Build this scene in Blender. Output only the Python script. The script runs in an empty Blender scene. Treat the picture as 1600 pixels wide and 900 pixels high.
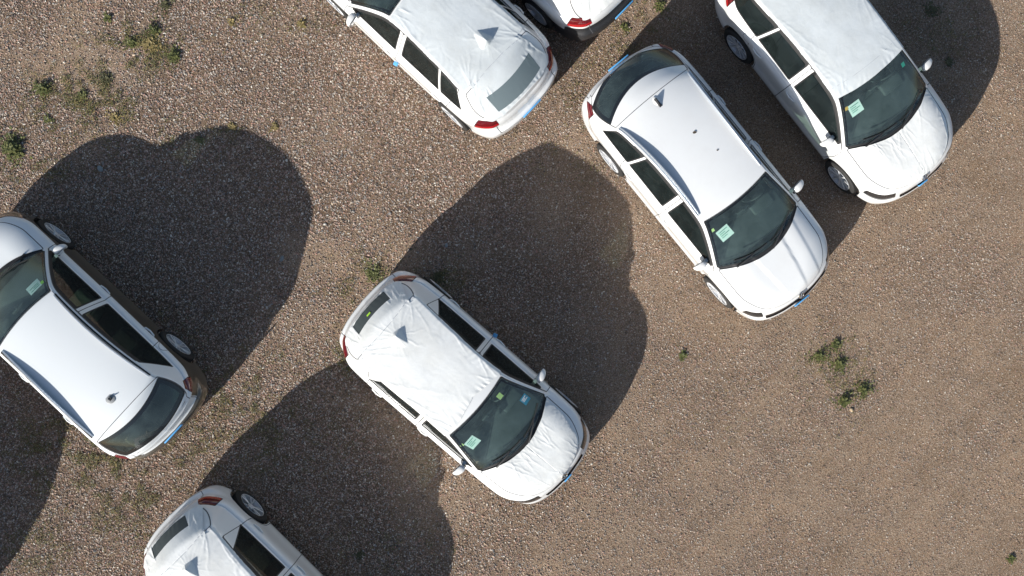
import bpy, bmesh, math, random
import numpy as np
from mathutils import Vector, Matrix

S = bpy.context.scene
COL = S.collection
R = math.radians
rng = np.random.default_rng(7)
random.seed(7)

# ------------------------------------------------------------------ camera, sky, sun, exposure
CAM_H = 15.0
cam_d = bpy.data.cameras.new("camera"); cam = bpy.data.objects.new("camera", cam_d); COL.objects.link(cam)
cam.location = (0, 0, CAM_H); cam.rotation_euler = (0, 0, 0)
cam_d.sensor_width = 36.0; cam_d.lens = 36.0 * 1455 / 1600
cam_d.clip_start = 0.1; cam_d.clip_end = 1000
S.camera = cam

SUN_AZ = 51.0      # shadows fall towards this angle (from +X)
SUN_EL = 23.7
w = bpy.data.worlds.new("World"); S.world = w; w.use_nodes = True
nt = w.node_tree; bg = nt.nodes["Background"]
sky = nt.nodes.new("ShaderNodeTexSky"); sky.sky_type = 'NISHITA'; sky.sun_disc = False
sx, sy = -math.cos(R(SUN_AZ)), -math.sin(R(SUN_AZ))
sky.sun_elevation = R(SUN_EL); sky.sun_rotation = math.atan2(sx, sy)
sky.air_density = 1.0; sky.dust_density = 1.0; sky.ozone_density = 1.0
nt.links.new(sky.outputs[0], bg.inputs[0]); bg.inputs[1].default_value = 0.08
sl = bpy.data.lights.new("sun", 'SUN'); so = bpy.data.objects.new("sun", sl); COL.objects.link(so)
sl.energy = 5.0; sl.angle = R(0.53); sl.color = (1.0, 0.965, 0.90)
d = Vector((math.cos(R(SUN_AZ)) * math.cos(R(SUN_EL)), math.sin(R(SUN_AZ)) * math.cos(R(SUN_EL)), -math.sin(R(SUN_EL))))
so.rotation_euler = d.to_track_quat('-Z', 'Y').to_euler()
so.location = (-20, -20, 20)
S.view_settings.view_transform = 'Standard'; S.view_settings.look = 'None'
S.view_settings.gamma = 1; S.view_settings.exposure = 0.62; S.view_settings.use_curve_mapping = False
S.cycles.max_bounces = 8; S.cycles.transparent_max_bounces = 16
S.cycles.caustics_reflective = False; S.cycles.caustics_refractive = False

# ------------------------------------------------------------------ materials
def newmat(name):
    m = bpy.data.materials.new(name); m.use_nodes = True
    return m, m.node_tree, m.node_tree.nodes["Principled BSDF"]
def simple(name, col, rough=0.5, metal=0.0, coat=0.0, spec=0.5, bump=None):
    m, t, b = newmat(name)
    b.inputs["Base Color"].default_value = (*col, 1); b.inputs["Roughness"].default_value = rough
    b.inputs["Metallic"].default_value = metal; b.inputs["Coat Weight"].default_value = coat
    b.inputs["Coat Roughness"].default_value = 0.04; b.inputs["Specular IOR Level"].default_value = spec
    if bump:
        tc = t.nodes.new("ShaderNodeTexCoord")
        n = t.nodes.new("ShaderNodeTexNoise"); n.inputs["Scale"].default_value = bump[0]; n.inputs["Detail"].default_value = 6
        bp = t.nodes.new("ShaderNodeBump"); bp.inputs["Strength"].default_value = bump[1]; bp.inputs["Distance"].default_value = bump[2]
        t.links.new(tc.outputs["Object"], n.inputs["Vector"]); t.links.new(n.outputs[0], bp.inputs["Height"]); t.links.new(bp.outputs[0], b.inputs["Normal"])
    return m
def paint(name, col, dust=0.05, dcol=(0.42, 0.36, 0.30), rough=0.3, coat=1.0):
    m, t, b = newmat(name)
    tc = t.nodes.new("ShaderNodeTexCoord")
    n = t.nodes.new("ShaderNodeTexNoise"); n.inputs["Scale"].default_value = 3.0; n.inputs["Detail"].default_value = 9; n.inputs["Roughness"].default_value = .65
    t.links.new(tc.outputs["Object"], n.inputs["Vector"])
    sep = t.nodes.new("ShaderNodeSeparateXYZ"); t.links.new(tc.outputs["Object"], sep.inputs[0])
    low = t.nodes.new("ShaderNodeMapRange"); low.inputs[1].default_value = .55; low.inputs[2].default_value = .15; low.inputs[3].default_value = 0.0; low.inputs[4].default_value = .35
    t.links.new(sep.outputs[2], low.inputs[0])
    mr = t.nodes.new("ShaderNodeMapRange"); mr.inputs[1].default_value = .45; mr.inputs[2].default_value = .8; mr.inputs[3].default_value = 0; mr.inputs[4].default_value = dust * 2
    t.links.new(n.outputs[0], mr.inputs[0])
    ad = t.nodes.new("ShaderNodeMath"); ad.operation = 'MULTIPLY_ADD'; t.links.new(low.outputs[0], ad.inputs[0]); t.links.new(n.outputs[0], ad.inputs[1]); t.links.new(mr.outputs[0], ad.inputs[2])
    mx = t.nodes.new("ShaderNodeMix"); mx.data_type = 'RGBA'
    mx.inputs[6].default_value = (*col, 1); mx.inputs[7].default_value = (*dcol, 1)
    t.links.new(ad.outputs[0], mx.inputs[0]); t.links.new(mx.outputs[2], b.inputs["Base Color"])
    rr = t.nodes.new("ShaderNodeMapRange"); rr.inputs[3].default_value = rough; rr.inputs[4].default_value = rough + .25
    t.links.new(n.outputs[0], rr.inputs[0]); t.links.new(rr.outputs[0], b.inputs["Roughness"])
    b.inputs["Coat Weight"].default_value = coat; b.inputs["Coat Roughness"].default_value = .06
    return m
def fabric(name, col):
    m, t, b = newmat(name)
    tc = t.nodes.new("ShaderNodeTexCoord")
    n = t.nodes.new("ShaderNodeTexNoise"); n.inputs["Scale"].default_value = 9; n.inputs["Detail"].default_value = 7; n.inputs["Roughness"].default_value = .6
    n.inputs["Distortion"].default_value = 1.2
    n2 = t.nodes.new("ShaderNodeTexNoise"); n2.inputs["Scale"].default_value = 260; n2.inputs["Detail"].default_value = 2
    n3 = t.nodes.new("ShaderNodeTexNoise"); n3.inputs["Scale"].default_value = 2.2; n3.inputs["Detail"].default_value = 8; n3.inputs["Roughness"].default_value = .7
    for q in (n, n2, n3): t.links.new(tc.outputs["Object"], q.inputs["Vector"])
    b1 = t.nodes.new("ShaderNodeBump"); b1.inputs["Strength"].default_value = .35; b1.inputs["Distance"].default_value = .006
    b2 = t.nodes.new("ShaderNodeBump"); b2.inputs["Strength"].default_value = .25; b2.inputs["Distance"].default_value = .001
    t.links.new(n.outputs[0], b1.inputs["Height"]); t.links.new(n2.outputs[0], b2.inputs["Height"])
    t.links.new(b1.outputs[0], b2.inputs["Normal"]); t.links.new(b2.outputs[0], b.inputs["Normal"])
    cr = t.nodes.new("ShaderNodeValToRGB"); cr.color_ramp.elements[0].position = .3; cr.color_ramp.elements[1].position = .62
    cr.color_ramp.elements[0].color = (col[0]*.86, col[1]*.85, col[2]*.83, 1); cr.color_ramp.elements[1].color = (*col, 1)
    t.links.new(n3.outputs[0], cr.inputs[0]); t.links.new(cr.outputs[0], b.inputs["Base Color"])
    b.inputs["Roughness"].default_value = .62; b.inputs["Sheen Weight"].default_value = .1
    return m
def glass(name, tint, refl=1.0, dust=0.04):
    m = bpy.data.materials.new(name); m.use_nodes = True; t = m.node_tree; t.nodes.clear()
    out = t.nodes.new("ShaderNodeOutputMaterial")
    tr = t.nodes.new("ShaderNodeBsdfTransparent"); tr.inputs[0].default_value = (*tint, 1)
    gl = t.nodes.new("ShaderNodeBsdfGlossy"); gl.inputs["Roughness"].default_value = .03
    df = t.nodes.new("ShaderNodeBsdfDiffuse"); df.inputs[0].default_value = (.30, .42, .42, 1)
    # reflectance from the angle alone, the same on both faces of the pane
    ge = t.nodes.new("ShaderNodeNewGeometry"); dp = t.nodes.new("ShaderNodeVectorMath"); dp.operation = 'DOT_PRODUCT'
    t.links.new(ge.outputs["Normal"], dp.inputs[0]); t.links.new(ge.outputs["Incoming"], dp.inputs[1])
    ab = t.nodes.new("ShaderNodeMath"); ab.operation = 'ABSOLUTE'; t.links.new(dp.outputs["Value"], ab.inputs[0])
    om = t.nodes.new("ShaderNodeMath"); om.operation = 'SUBTRACT'; om.inputs[0].default_value = 1; t.links.new(ab.outputs[0], om.inputs[1])
    pw = t.nodes.new("ShaderNodeMath"); pw.operation = 'POWER'; pw.inputs[1].default_value = 5; t.links.new(om.outputs[0], pw.inputs[0])
    mm = t.nodes.new("ShaderNodeMath"); mm.operation = 'MULTIPLY_ADD'; mm.inputs[1].default_value = .92; mm.inputs[2].default_value = .075 * refl; mm.use_clamp = True
    t.links.new(pw.outputs[0], mm.inputs[0])
    tc = t.nodes.new("ShaderNodeTexCoord"); n = t.nodes.new("ShaderNodeTexNoise"); n.inputs["Scale"].default_value = 4; n.inputs["Detail"].default_value = 9; n.inputs["Roughness"].default_value = .7
    t.links.new(tc.outputs["Object"], n.inputs["Vector"])
    mr = t.nodes.new("ShaderNodeMapRange"); mr.inputs[1].default_value = .3; mr.inputs[2].default_value = .75; mr.inputs[3].default_value = dust * .5; mr.inputs[4].default_value = dust * 2.2
    t.links.new(n.outputs[0], mr.inputs[0])
    m0 = t.nodes.new("ShaderNodeMixShader"); t.links.new(mr.outputs[0], m0.inputs[0]); t.links.new(tr.outputs[0], m0.inputs[1]); t.links.new(df.outputs[0], m0.inputs[2])
    mx = t.nodes.new("ShaderNodeMixShader"); t.links.new(mm.outputs[0], mx.inputs[0]); t.links.new(m0.outputs[0], mx.inputs[1]); t.links.new(gl.outputs[0], mx.inputs[2])
    t.links.new(mx.outputs[0], out.inputs[0])
    return m
M = dict(
    white=paint('white_paint', (.76, .765, .76)),
    film=paint('white_film', (.70, .725, .735), dust=.02, rough=.4, coat=.4),
    brown=paint('olive_brown_paint', (.075, .062, .045), dust=.04, rough=.3),
    black=simple('black_plastic', (.022, .022, .024), .55, bump=(140, .3, .002)),
    gloss=simple('gloss_black', (.012, .012, .014), .12, coat=.5),
    seal=simple('rubber_seal', (.012, .012, .013), .6),
    gap=simple('shut_line_dark', (.10, .10, .105), .8),
    frit=simple('ceramic_frit', (.010, .011, .012), .15, coat=.6),
    glass=glass('windscreen_glass', (.68, .84, .80), dust=.07),
    sglass=glass('side_glass', (.20, .25, .21), dust=.025),
    rglass=glass('rear_glass', (.28, .41, .41), dust=.07),
    cover=fabric('cover_fabric', (.755, .765, .755)),
    mesh_light=simple('cover_mesh_light', (.13, .17, .185), .7, bump=(400, .4, .001)),
    cover_grey=fabric('cover_fabric_grey', (.60, .635, .65)),
    mesh=simple('cover_mesh', (.055, .068, .07), .7, bump=(400, .4, .001)),
    seam=simple('cover_seam', (.42, .44, .46), .8),
    red=simple('tail_lamp_red', (.36, .008, .012), .12, coat=1.0),
    reddark=simple('tail_lamp_dark_red', (.12, .006, .008), .1, coat=1.0),
    lens=simple('clear_lens', (.45, .48, .50), .1, metal=.6, coat=1.0),
    lampdark=simple('lamp_housing', (.02, .021, .023), .15, coat=1.0),
    alloy=simple('alloy', (.70, .71, .73), .35, metal=.45),
    pocketshade=simple('wheel_pocket_shade', (.018, .018, .02), .6),  # near-black stands in for the shade in the pockets between wheel spokes
    rubber=simple('tyre_rubber', (.022, .021, .020), .8, bump=(60, .3, .002)),
    chrome=simple('chrome', (.75, .77, .8), .12, metal=1.0),
    rail=simple('silver_rail', (.55, .60, .66), .3, metal=.7),
    interior=simple('interior_trim', (.045, .048, .048), .75, bump=(80, .3, .002)),
    seat=simple('seat_fabric', (.07, .072, .072), .85, bump=(120, .3, .002)),
    seatlight=simple('seat_fabric_pale_green', (.30, .36, .31), .3, bump=(18, .8, .02)),  # paler, greener, glossier and lumpier than the other seat material
    blue=simple('blue_plastic', (.10, .36, .68), .4),
    paper=simple('paper', (.88, .88, .84), .8),
    yellow=simple('yellow_sticker', (.80, .85, .30), .6),
    lime=simple('lime_sticker', (.45, .78, .05), .6),
    orange=simple('orange_sticker', (.85, .38, .04), .6),
    cyan=simple('blue_sticker', (.03, .42, .68), .5),
    green=simple('green_sticker', (.02, .42, .30), .5),
    ink=simple('ink', (.05, .22, .16), .8),
    whites=simple('white_sticker', (.8, .8, .78), .6),
    greybase=simple('antenna_base', (.25, .26, .27), .5),
)

# ------------------------------------------------------------------ helpers
def link(name, me, parent=None, mats=()):
    o = bpy.data.objects.new(name, me); COL.objects.link(o)
    for m in mats: me.materials.append(m)
    if parent: o.parent = parent
    return o
def tag(o, label, cat, group=None, kind=None):
    if label: o['label'] = label
    if cat: o['category'] = cat
    if group: o['group'] = group
    if kind: o['kind'] = kind
def empty(name, loc, rz=0):
    o = bpy.data.objects.new(name, None); COL.objects.link(o); o.location = loc; o.rotation_euler = (0, 0, rz); o.empty_display_size = .2
    return o
def bmobj(name, bm, mat, parent=None, smooth=True):
    me = bpy.data.meshes.new(name); bmesh.ops.recalc_face_normals(bm, faces=bm.faces); bm.to_mesh(me); bm.free()
    if smooth:
        for p in me.polygons: p.use_smooth = True
        try: me.set_sharp_from_angle(angle=R(38))
        except Exception: pass
    return link(name, me, parent, mat if isinstance(mat, (list, tuple)) else [mat])
def abox(bm, c, s, rot=None, bevel=0.0, seg=2, taper=None):
    r = bmesh.ops.create_cube(bm, size=1.0); vs = r['verts']
    for v in vs:
        v.co = Vector((v.co.x * s[0], v.co.y * s[1], v.co.z * s[2]))
        if taper and v.co.z > 0: v.co.x *= taper[0]; v.co.y *= taper[1]
    if bevel > 0:
        es = list({e for v in vs for e in v.link_edges})
        rb = bmesh.ops.bevel(bm, geom=es, offset=bevel, segments=seg, affect='EDGES', profile=.5)
        vs = list({v for f in rb['faces'] for v in f.verts} | {v for v in vs if v.is_valid})
    mat = Matrix.Translation(c) @ (rot.to_4x4() if rot is not None else Matrix.Identity(4))
    bmesh.ops.transform(bm, matrix=mat, verts=vs)
    return vs
def tube(bm, pts, rad, seg=8, flat=1.0, caps=True):
    pts = [Vector(p) for p in pts]; rings = []
    for i, p in enumerate(pts):
        t = (pts[min(i + 1, len(pts) - 1)] - pts[max(i - 1, 0)]).normalized()
        a = t.cross(Vector((0, 0, 1)))
        a = a.normalized() if a.length > 1e-4 else Vector((1, 0, 0)); b = a.cross(t)
        rr = rad[i] if isinstance(rad, (list, tuple)) else rad
        rings.append([bm.verts.new(p + (a * math.cos(k * 2 * math.pi / seg) + b * math.sin(k * 2 * math.pi / seg) * flat) * rr) for k in range(seg)])
    for r0, r1 in zip(rings, rings[1:]):
        for k in range(seg): bm.faces.new((r0[k], r0[(k + 1) % seg], r1[(k + 1) % seg], r1[k]))
    if caps: bm.faces.new(rings[0]); bm.faces.new(rings[-1])
def lathe(bm, prof, n=32, axis='y', c=(0, 0, 0), closed=False):
    rings = []
    for k in range(n):
        a = 2 * math.pi * k / n
        ring = []
        for (r, h) in prof:
            p = (math.cos(a) * r, h, math.sin(a) * r) if axis == 'y' else (math.cos(a) * r, math.sin(a) * r, h)
            ring.append(bm.verts.new(Vector(p) + Vector(c)))
        rings.append(ring)
    m = len(prof)
    for k in range(n):
        A, B = rings[k], rings[(k + 1) % n]
        for i in range(m if closed else m - 1):
            j = (i + 1) % m
            bm.faces.new((A[i], B[i], B[j], A[j]))
    return rings
def sstep(a, b, x):
    t = np.clip((x - a) / (b - a), 0, 1); return t * t * (3 - 2 * t)
def smin(a, b, k):
    h = np.clip(.5 + .5 * (b - a) / k, 0, 1); return b * (1 - h) + a * h - k * h * (1 - h)
def smax(a, b, k): return -smin(-a, -b, k)
def pchip(xs, ys):
    xs = np.array(xs, float); ys = np.array(ys, float)
    o = np.argsort(xs); xs = xs[o]; ys = ys[o]
    h = np.diff(xs); dl = np.diff(ys) / h; dd = np.zeros(len(xs))
    for i in range(1, len(xs) - 1):
        if dl[i - 1] * dl[i] > 0:
            w1 = 2 * h[i] + h[i - 1]; w2 = h[i] + 2 * h[i - 1]
            dd[i] = (w1 + w2) / (w1 / dl[i - 1] + w2 / dl[i])
    dd[0] = dl[0]; dd[-1] = dl[-1]
    def f(x):
        x = np.clip(np.asarray(x, float), xs[0], xs[-1])
        i = np.clip(np.searchsorted(xs, x) - 1, 0, len(xs) - 2); t = (x - xs[i]) / h[i]
        return ((2*t**3 - 3*t**2 + 1) * ys[i] + (t**3 - 2*t**2 + t) * h[i] * dd[i] + (-2*t**3 + 3*t**2) * ys[i+1] + (t**3 - t**2) * h[i] * dd[i+1])
    return f
def catmull(P, n):
    P = np.array(P, float); Q = np.vstack([2 * P[0] - P[1], P, 2 * P[-1] - P[-2]])
    out = []
    for i in range(1, len(Q) - 2):
        p0, p1, p2, p3 = Q[i-1], Q[i], Q[i+1], Q[i+2]
        for t in np.linspace(0, 1, n, endpoint=False):
            out.append(.5 * ((2*p1) + (-p0+p2)*t + (2*p0-5*p1+4*p2-p3)*t*t + (-p0+3*p1-3*p2+p3)*t**3))
    out.append(P[-1]); return np.array(out)
_h = rng.random((256, 256))
def vnoise(x, y):
    xi = np.floor(x).astype(int); yi = np.floor(y).astype(int); fx = x - xi; fy = y - yi
    fx = fx*fx*(3-2*fx); fy = fy*fy*(3-2*fy)
    a = _h[xi & 255, yi & 255]; b = _h[(xi+1) & 255, yi & 255]; c = _h[xi & 255, (yi+1) & 255]; e = _h[(xi+1) & 255, (yi+1) & 255]
    return (a*(1-fx)+b*fx)*(1-fy) + (c*(1-fx)+e*fx)*fy - .5

# ------------------------------------------------------------------ polygon surface that can be cut along fields
class Surf:
    def __init__(s, V, N, F, lab):
        s.V = V; s.N = N; s.F = F; s.lab = lab; s.tone = [0] * len(F)
    def cut(s, field, frm, to=None, tone=None):
        frm = {frm} if isinstance(frm, str) else set(frm)
        v = field(s.V); v = np.where(np.abs(v) < 1e-5, 1e-5, v)
        pos = (v > 0).tolist(); vl = v.tolist()
        nV, nN, cache = [], [], {}
        base = len(s.V); F2, L2, T2 = [], [], []
        def mid(a, b):
            k = (a, b) if a < b else (b, a)
            if k in cache: return cache[k]
            t = vl[a] / (vl[a] - vl[b])
            nV.append(s.V[a] * (1 - t) + s.V[b] * t); nn = s.N[a] * (1 - t) + s.N[b] * t
            nN.append(nn / (np.linalg.norm(nn) + 1e-9)); cache[k] = base + len(nV) - 1
            return cache[k]
        for f, l, tn in zip(s.F, s.lab, s.tone):
            if l not in frm: F2.append(f); L2.append(l); T2.append(tn); continue
            c = sum(pos[i] for i in f)
            if c == 0: F2.append(f); L2.append(l); T2.append(tn); continue
            if c == len(f): F2.append(f); L2.append(to or l); T2.append(tn if tone is None else tone); continue
            A, B = [], []
            for i in range(len(f)):
                a, b = f[i], f[(i + 1) % len(f)]
                (A if pos[a] else B).append(a)
                if pos[a] != pos[b]:
                    m = mid(a, b); A.append(m); B.append(m)
            if len(A) >= 3: F2.append(tuple(A)); L2.append(to or l); T2.append(tn if tone is None else tone)
            if len(B) >= 3: F2.append(tuple(B)); L2.append(l); T2.append(tn)
        if nV: s.V = np.vstack([s.V, nV]); s.N = np.vstack([s.N, nN])
        s.F, s.lab, s.tone = F2, L2, T2
    def panel(s, field, frm, to, gap=.0062):
        s.cut(lambda P: field(P) + gap, frm, 'shut_line'); s.cut(lambda P: field(P) - gap, 'shut_line', to)
    def extract(s, name, labels, mats, parent, off=0.0, side=None, disp=None, flip=False, cond=None, merge_tone=True):
        labels = {labels} if isinstance(labels, str) else set(labels)
        fs, ts = [], []
        for f, l, t in zip(s.F, s.lab, s.tone):
            if l in labels:
                if side is not None and (sum(s.V[i][1] for i in f) > 0) != (side > 0): continue
                if cond is not None and not cond(sum(s.V[i] for i in f) / len(f)): continue
                fs.append(f); ts.append(t)
        if not fs: return None
        idx = sorted({i for f in fs for i in f}); mp = {a: k for k, a in enumerate(idx)}
        P = s.V[idx] + s.N[idx] * off
        if disp is not None: P = P + s.N[idx] * disp(s.V[idx])[:, None]
        me = bpy.data.meshes.new(name)
        me.from_pydata(P.tolist(), [], [tuple(mp[i] for i in (f[::-1] if flip else f)) for f in fs])
        me.polygons.foreach_set('use_smooth', [True] * len(fs))
        me.polygons.foreach_set('material_index', [min(t, len(mats) - 1) for t in ts])
        if disp is None and not flip:
            me.normals_split_custom_set_from_vertices(s.N[idx].tolist())
        me.update()
        return link(name, me, parent, mats)

def edge_d(poly):
    """signed distance to a convex-or-not 2D polygon, inside positive"""
    poly = np.array(poly, float)
    def f(a, b):
        d = np.full(a.shape, 1e9); ins = np.zeros(a.shape, bool); n = len(poly)
        for i in range(n):
            x0, y0 = poly[i]; x1, y1 = poly[(i + 1) % n]
            ex, ey = x1 - x0, y1 - y0; t = np.clip(((a - x0) * ex + (b - y0) * ey) / (ex*ex + ey*ey + 1e-12), 0, 1)
            d = np.minimum(d, np.hypot(a - x0 - t * ex, b - y0 - t * ey))
            c = ((y0 > b) != (y1 > b)) & (a < (x1 - x0) * (b - y0) / (y1 - y0 + 1e-12) + x0)
            ins ^= c
        return np.where(ins, d, -d)
    return f

# ------------------------------------------------------------------ body shape
BASE = dict(L=4.25, W=1.80, H=1.47, xf=1.30, xr=-1.30, xh=.27, xc=1.17, xq=-1.52, xrb=-1.93, zc=.985, zrb=1.02,
            zs=[(-2.1, .90), (-1.7, .935), (-1.0, .925), (0, .885), (.9, .86), (1.5, .80), (1.95, .70), (2.1, .66)],
            deck=[(-2.1, .95), (-1.5, .96), (1.0, 1.0), (1.25, .965), (1.6, .90), (1.85, .82), (2.0, .73), (2.1, .67)],
            xB=-.23, fd=.93, rd=-1.18, quarter=False, wr=.325, ra=.378, zsill=.24, xmir=.70, tail=0, rpil=.15)
def shape(p):
    q = dict(BASE); q.update(p); L, W = q['L'], q['W']; h, w2 = L / 2, W / 2
    # stretch the stored lengthwise tables to this length
    k = L / 4.25
    zsf = pchip([a * k for a, b in q['zs']], [b + q.get('dz', 0) for a, b in q['zs']])
    dkf = pchip([a * k for a, b in q['deck']], [b + q.get('dz', 0) for a, b in q['deck']])
    half = [(-h, 0), (-h + .02, .33), (-h + .075, .58), (-h + .17, .74 * w2 / .9), (-h + .42, .85 * w2 / .9), (-h + .85, .892 * w2 / .9), (-.4, w2), (.4, w2),
            (h - .9, .893 * w2 / .9), (h - .55, .862 * w2 / .9), (h - .27, .765 * w2 / .9), (h - .12, .60), (h - .035, .33), (h, 0)]
    C = catmull(half, 60); sl_ = np.concatenate([[0], np.cumsum(np.hypot(*np.diff(C, axis=0).T))]); tot = sl_[-1]
    def outline(s_): return np.stack([np.interp(s_, sl_, C[:, 0]), np.interp(s_, sl_, C[:, 1])], 1)
    e = 1e-3
    def onorm(s_):
        a = outline(np.clip(s_ - .02, 0, tot)); b = outline(np.clip(s_ + .02, 0, tot)); t = b - a; t /= np.linalg.norm(t, axis=1)[:, None] + 1e-9
        n = np.stack([-t[:, 1], t[:, 0]], 1)     # outward for rear->front along +y side
        n[s_ < 1e-6] = (-1, 0); n[s_ > tot - 1e-6] = (1, 0)
        return n
    # cross profile rows as (inward offset, height fraction 1=shoulder .. 0=bottom)
    T = q['tail']
    rows_side = [(.055, 1.0), (.022, .955), (.006, .90), (.0, .82), (.006, .66), (.016, .50), (.020, .36), (.010, .22), (.012, .10), (.06, 0.0)]
    rows_rear = [(.15 + T, 1.0), (.125 + T, .95), (.10, .87), (.085, .76), (.07, .64), (.012, .58), (.0, .46), (.0, .32), (.02, .12), (.09, 0.0)]
    rows_front = [(.14, 1.0), (.115, .97), (.09, .90), (.065, .80), (.02, .66), (.0, .52), (.0, .38), (.0, .24), (.015, .12), (.10, 0.0)]
    kk = np.linspace(0, 1, len(rows_side))
    def rowf(rows):
        r = np.array(rows); return pchip(kk, r[:, 0]), pchip(kk, r[:, 1])
    so_, sz_ = rowf(rows_side); ro_, rz_ = rowf(rows_rear); fo_, fz_ = rowf(rows_front)
    def band(s_, r):
        P = outline(s_); x = P[:, 0]
        wf = sstep(h - .75, h - .10, x); wr = sstep(-h + .60, -h + .08, x); ws = 1 - wf - wr
        off = ws * so_(r) + wf * fo_(r) + wr * ro_(r); zf = ws * sz_(r) + wf * fz_(r) + wr * rz_(r)
        n = onorm(s_); XY = P - n * off[:, None]
        zt = zsf(XY[:, 0]); z = q['zsill'] - .04 + (zt - q['zsill'] + .04) * zf
        if r > 0 and wf.max() > 0: pass
        return np.column_stack([XY, z])
    ss = np.linspace(0, tot, 600); top = band(ss, 0.0)
    xt, yt = top[:, 0].copy(), top[:, 1].copy(); o = np.argsort(xt); xt, yt = xt[o], yt[o]
    def yT(x): return np.interp(x, xt, yt, left=0, right=0)
    xh, xc, xq, xrb = q['xh'], q['xc'], q['xq'], q['xrb']; zc, zrb, H = q['zc'] + q.get('dz', 0), q['zrb'] + q.get('dz', 0), q['H']
    def xe(x, y):
        bf = q.get('bh', .16) + (q.get('bc', .46) - q.get('bh', .16)) * sstep(xh - .1, xc - .1, x); br = q.get('br', .30)
        return x + np.where(x > -.6, bf * sstep(-.6, xh, x), -br * sstep(-.6, xq, x)) * y * y
    zhd = H - .045; zqd = H - q.get('rdrop', .09)
    tw = (zhd - zc) / (xc - xh); tr = (zqd - zrb) / (xq - xrb)
    def zprof(x, y):
        X = xe(x, y)
        u = (xc - X) / (xc - xh); zw = zc + (zhd - zc) * (u + .16 * u * (1 - np.clip(u, -.2, 1.2)))
        u2 = (X - xrb) / (xq - xrb); zr = zrb + (zqd - zrb) * (u2 + .10 * u2 * (1 - np.clip(u2, -.2, 1.2)))
        xm = (xh + xq) / 2 + .15
        zro = H - np.where(X > xm, .045 * ((X - xm) / (xh - xm)) ** 2, (H - zqd) * ((X - xm) / (xq - xm)) ** 2)
        z = smin(smin(zro, zw, .045), zr, .03)
        return z - .075 * y * y
    gin = q.get('gin', .03)
    def zside(x, y):
        a = yT(x) - gin - np.abs(y); return zsf(x) + .02 + q.get('Ts', 3.0) * a - q.get('Tc', 2.3) * np.clip(a, 0, 1) ** 2
    def deck(x, y):
        dl = np.clip((yT(x) - np.abs(y)) / .50, 0, 1); t = 1 - (1 - dl) ** 2.3
        z = zsf(x) + (dkf(x) - zsf(x)) * t
        for (y0, wd, am) in q.get('creases', []):
            yl = np.abs(y) - (y0 + .10 * (1.2 - x) * -1.0 * 0 + (x - 1.0) * q.get('crease_k', -.12))
            z = z + am * sstep(-wd, wd, -yl) * sstep(.9, 1.2, x) * sstep(h - .08, h - .35, x)
        return z
    def topz(x, y):
        return smax(deck(x, y), smin(zprof(x, y), zside(x, y), .055), .022)
    def fs(x, y): return (zprof(x, y) - zside(x, y)) / 2.4
    q.update(h=h, w2=w2, zsf=zsf, dkf=dkf, band=band, tot=tot, yT=yT, xe=xe, zprof=zprof, zside=zside, deckf=deck, topz=topz, fsf=fs, outline=outline, onorm=onorm)
    return q
def coons(q, nu, nv, dense=True):
    tot = q['tot']; s0, s1 = .80, tot - .72
    us = np.linspace(0, 1, nu + 1)
    tv = np.linspace(-1, 1, nv + 1)
    if dense: tv = np.sign(tv) * (1 - (1 - np.abs(tv)) ** 1.35)
    Lf = q['band'](s0 + (s1 - s0) * us, 0.0)[:, :2]; Rt = Lf * [1, -1]
    def arc(end):
        a = np.abs(tv); s_ = s0 * a if end == 'r' else tot - (tot - s1) * a
        B = q['band'](s_, 0.0)[:, :2].copy(); B[:, 1] *= np.sign(tv) + (tv == 0); return B
    Re, Fr = arc('r'), arc('f')
    v = (tv + 1) / 2; U = us[:, None, None]; Vv = v[None, :, None]
    # lateral fraction along arcs re-timed to chord so that the sheet does not fold
    P = (1 - Vv) * Rt[:, None] + Vv * Lf[:, None] + (1 - U) * Re[None] + U * Fr[None] - ((1-U)*(1-Vv)*Rt[0] + (1-U)*Vv*Lf[0] + U*(1-Vv)*Rt[-1] + U*Vv*Lf[-1])
    return P, us, tv, s0, s1
def grid_normals(V, F):
    F = np.array(F); a, b, c, e = (V[F[:, k]] for k in range(4)); n = np.cross(c - a, e - b)
    N = np.zeros_like(V)
    for k in range(4): np.add.at(N, F[:, k], n)
    return N / (np.linalg.norm(N, axis=1)[:, None] + 1e-12)
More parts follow.
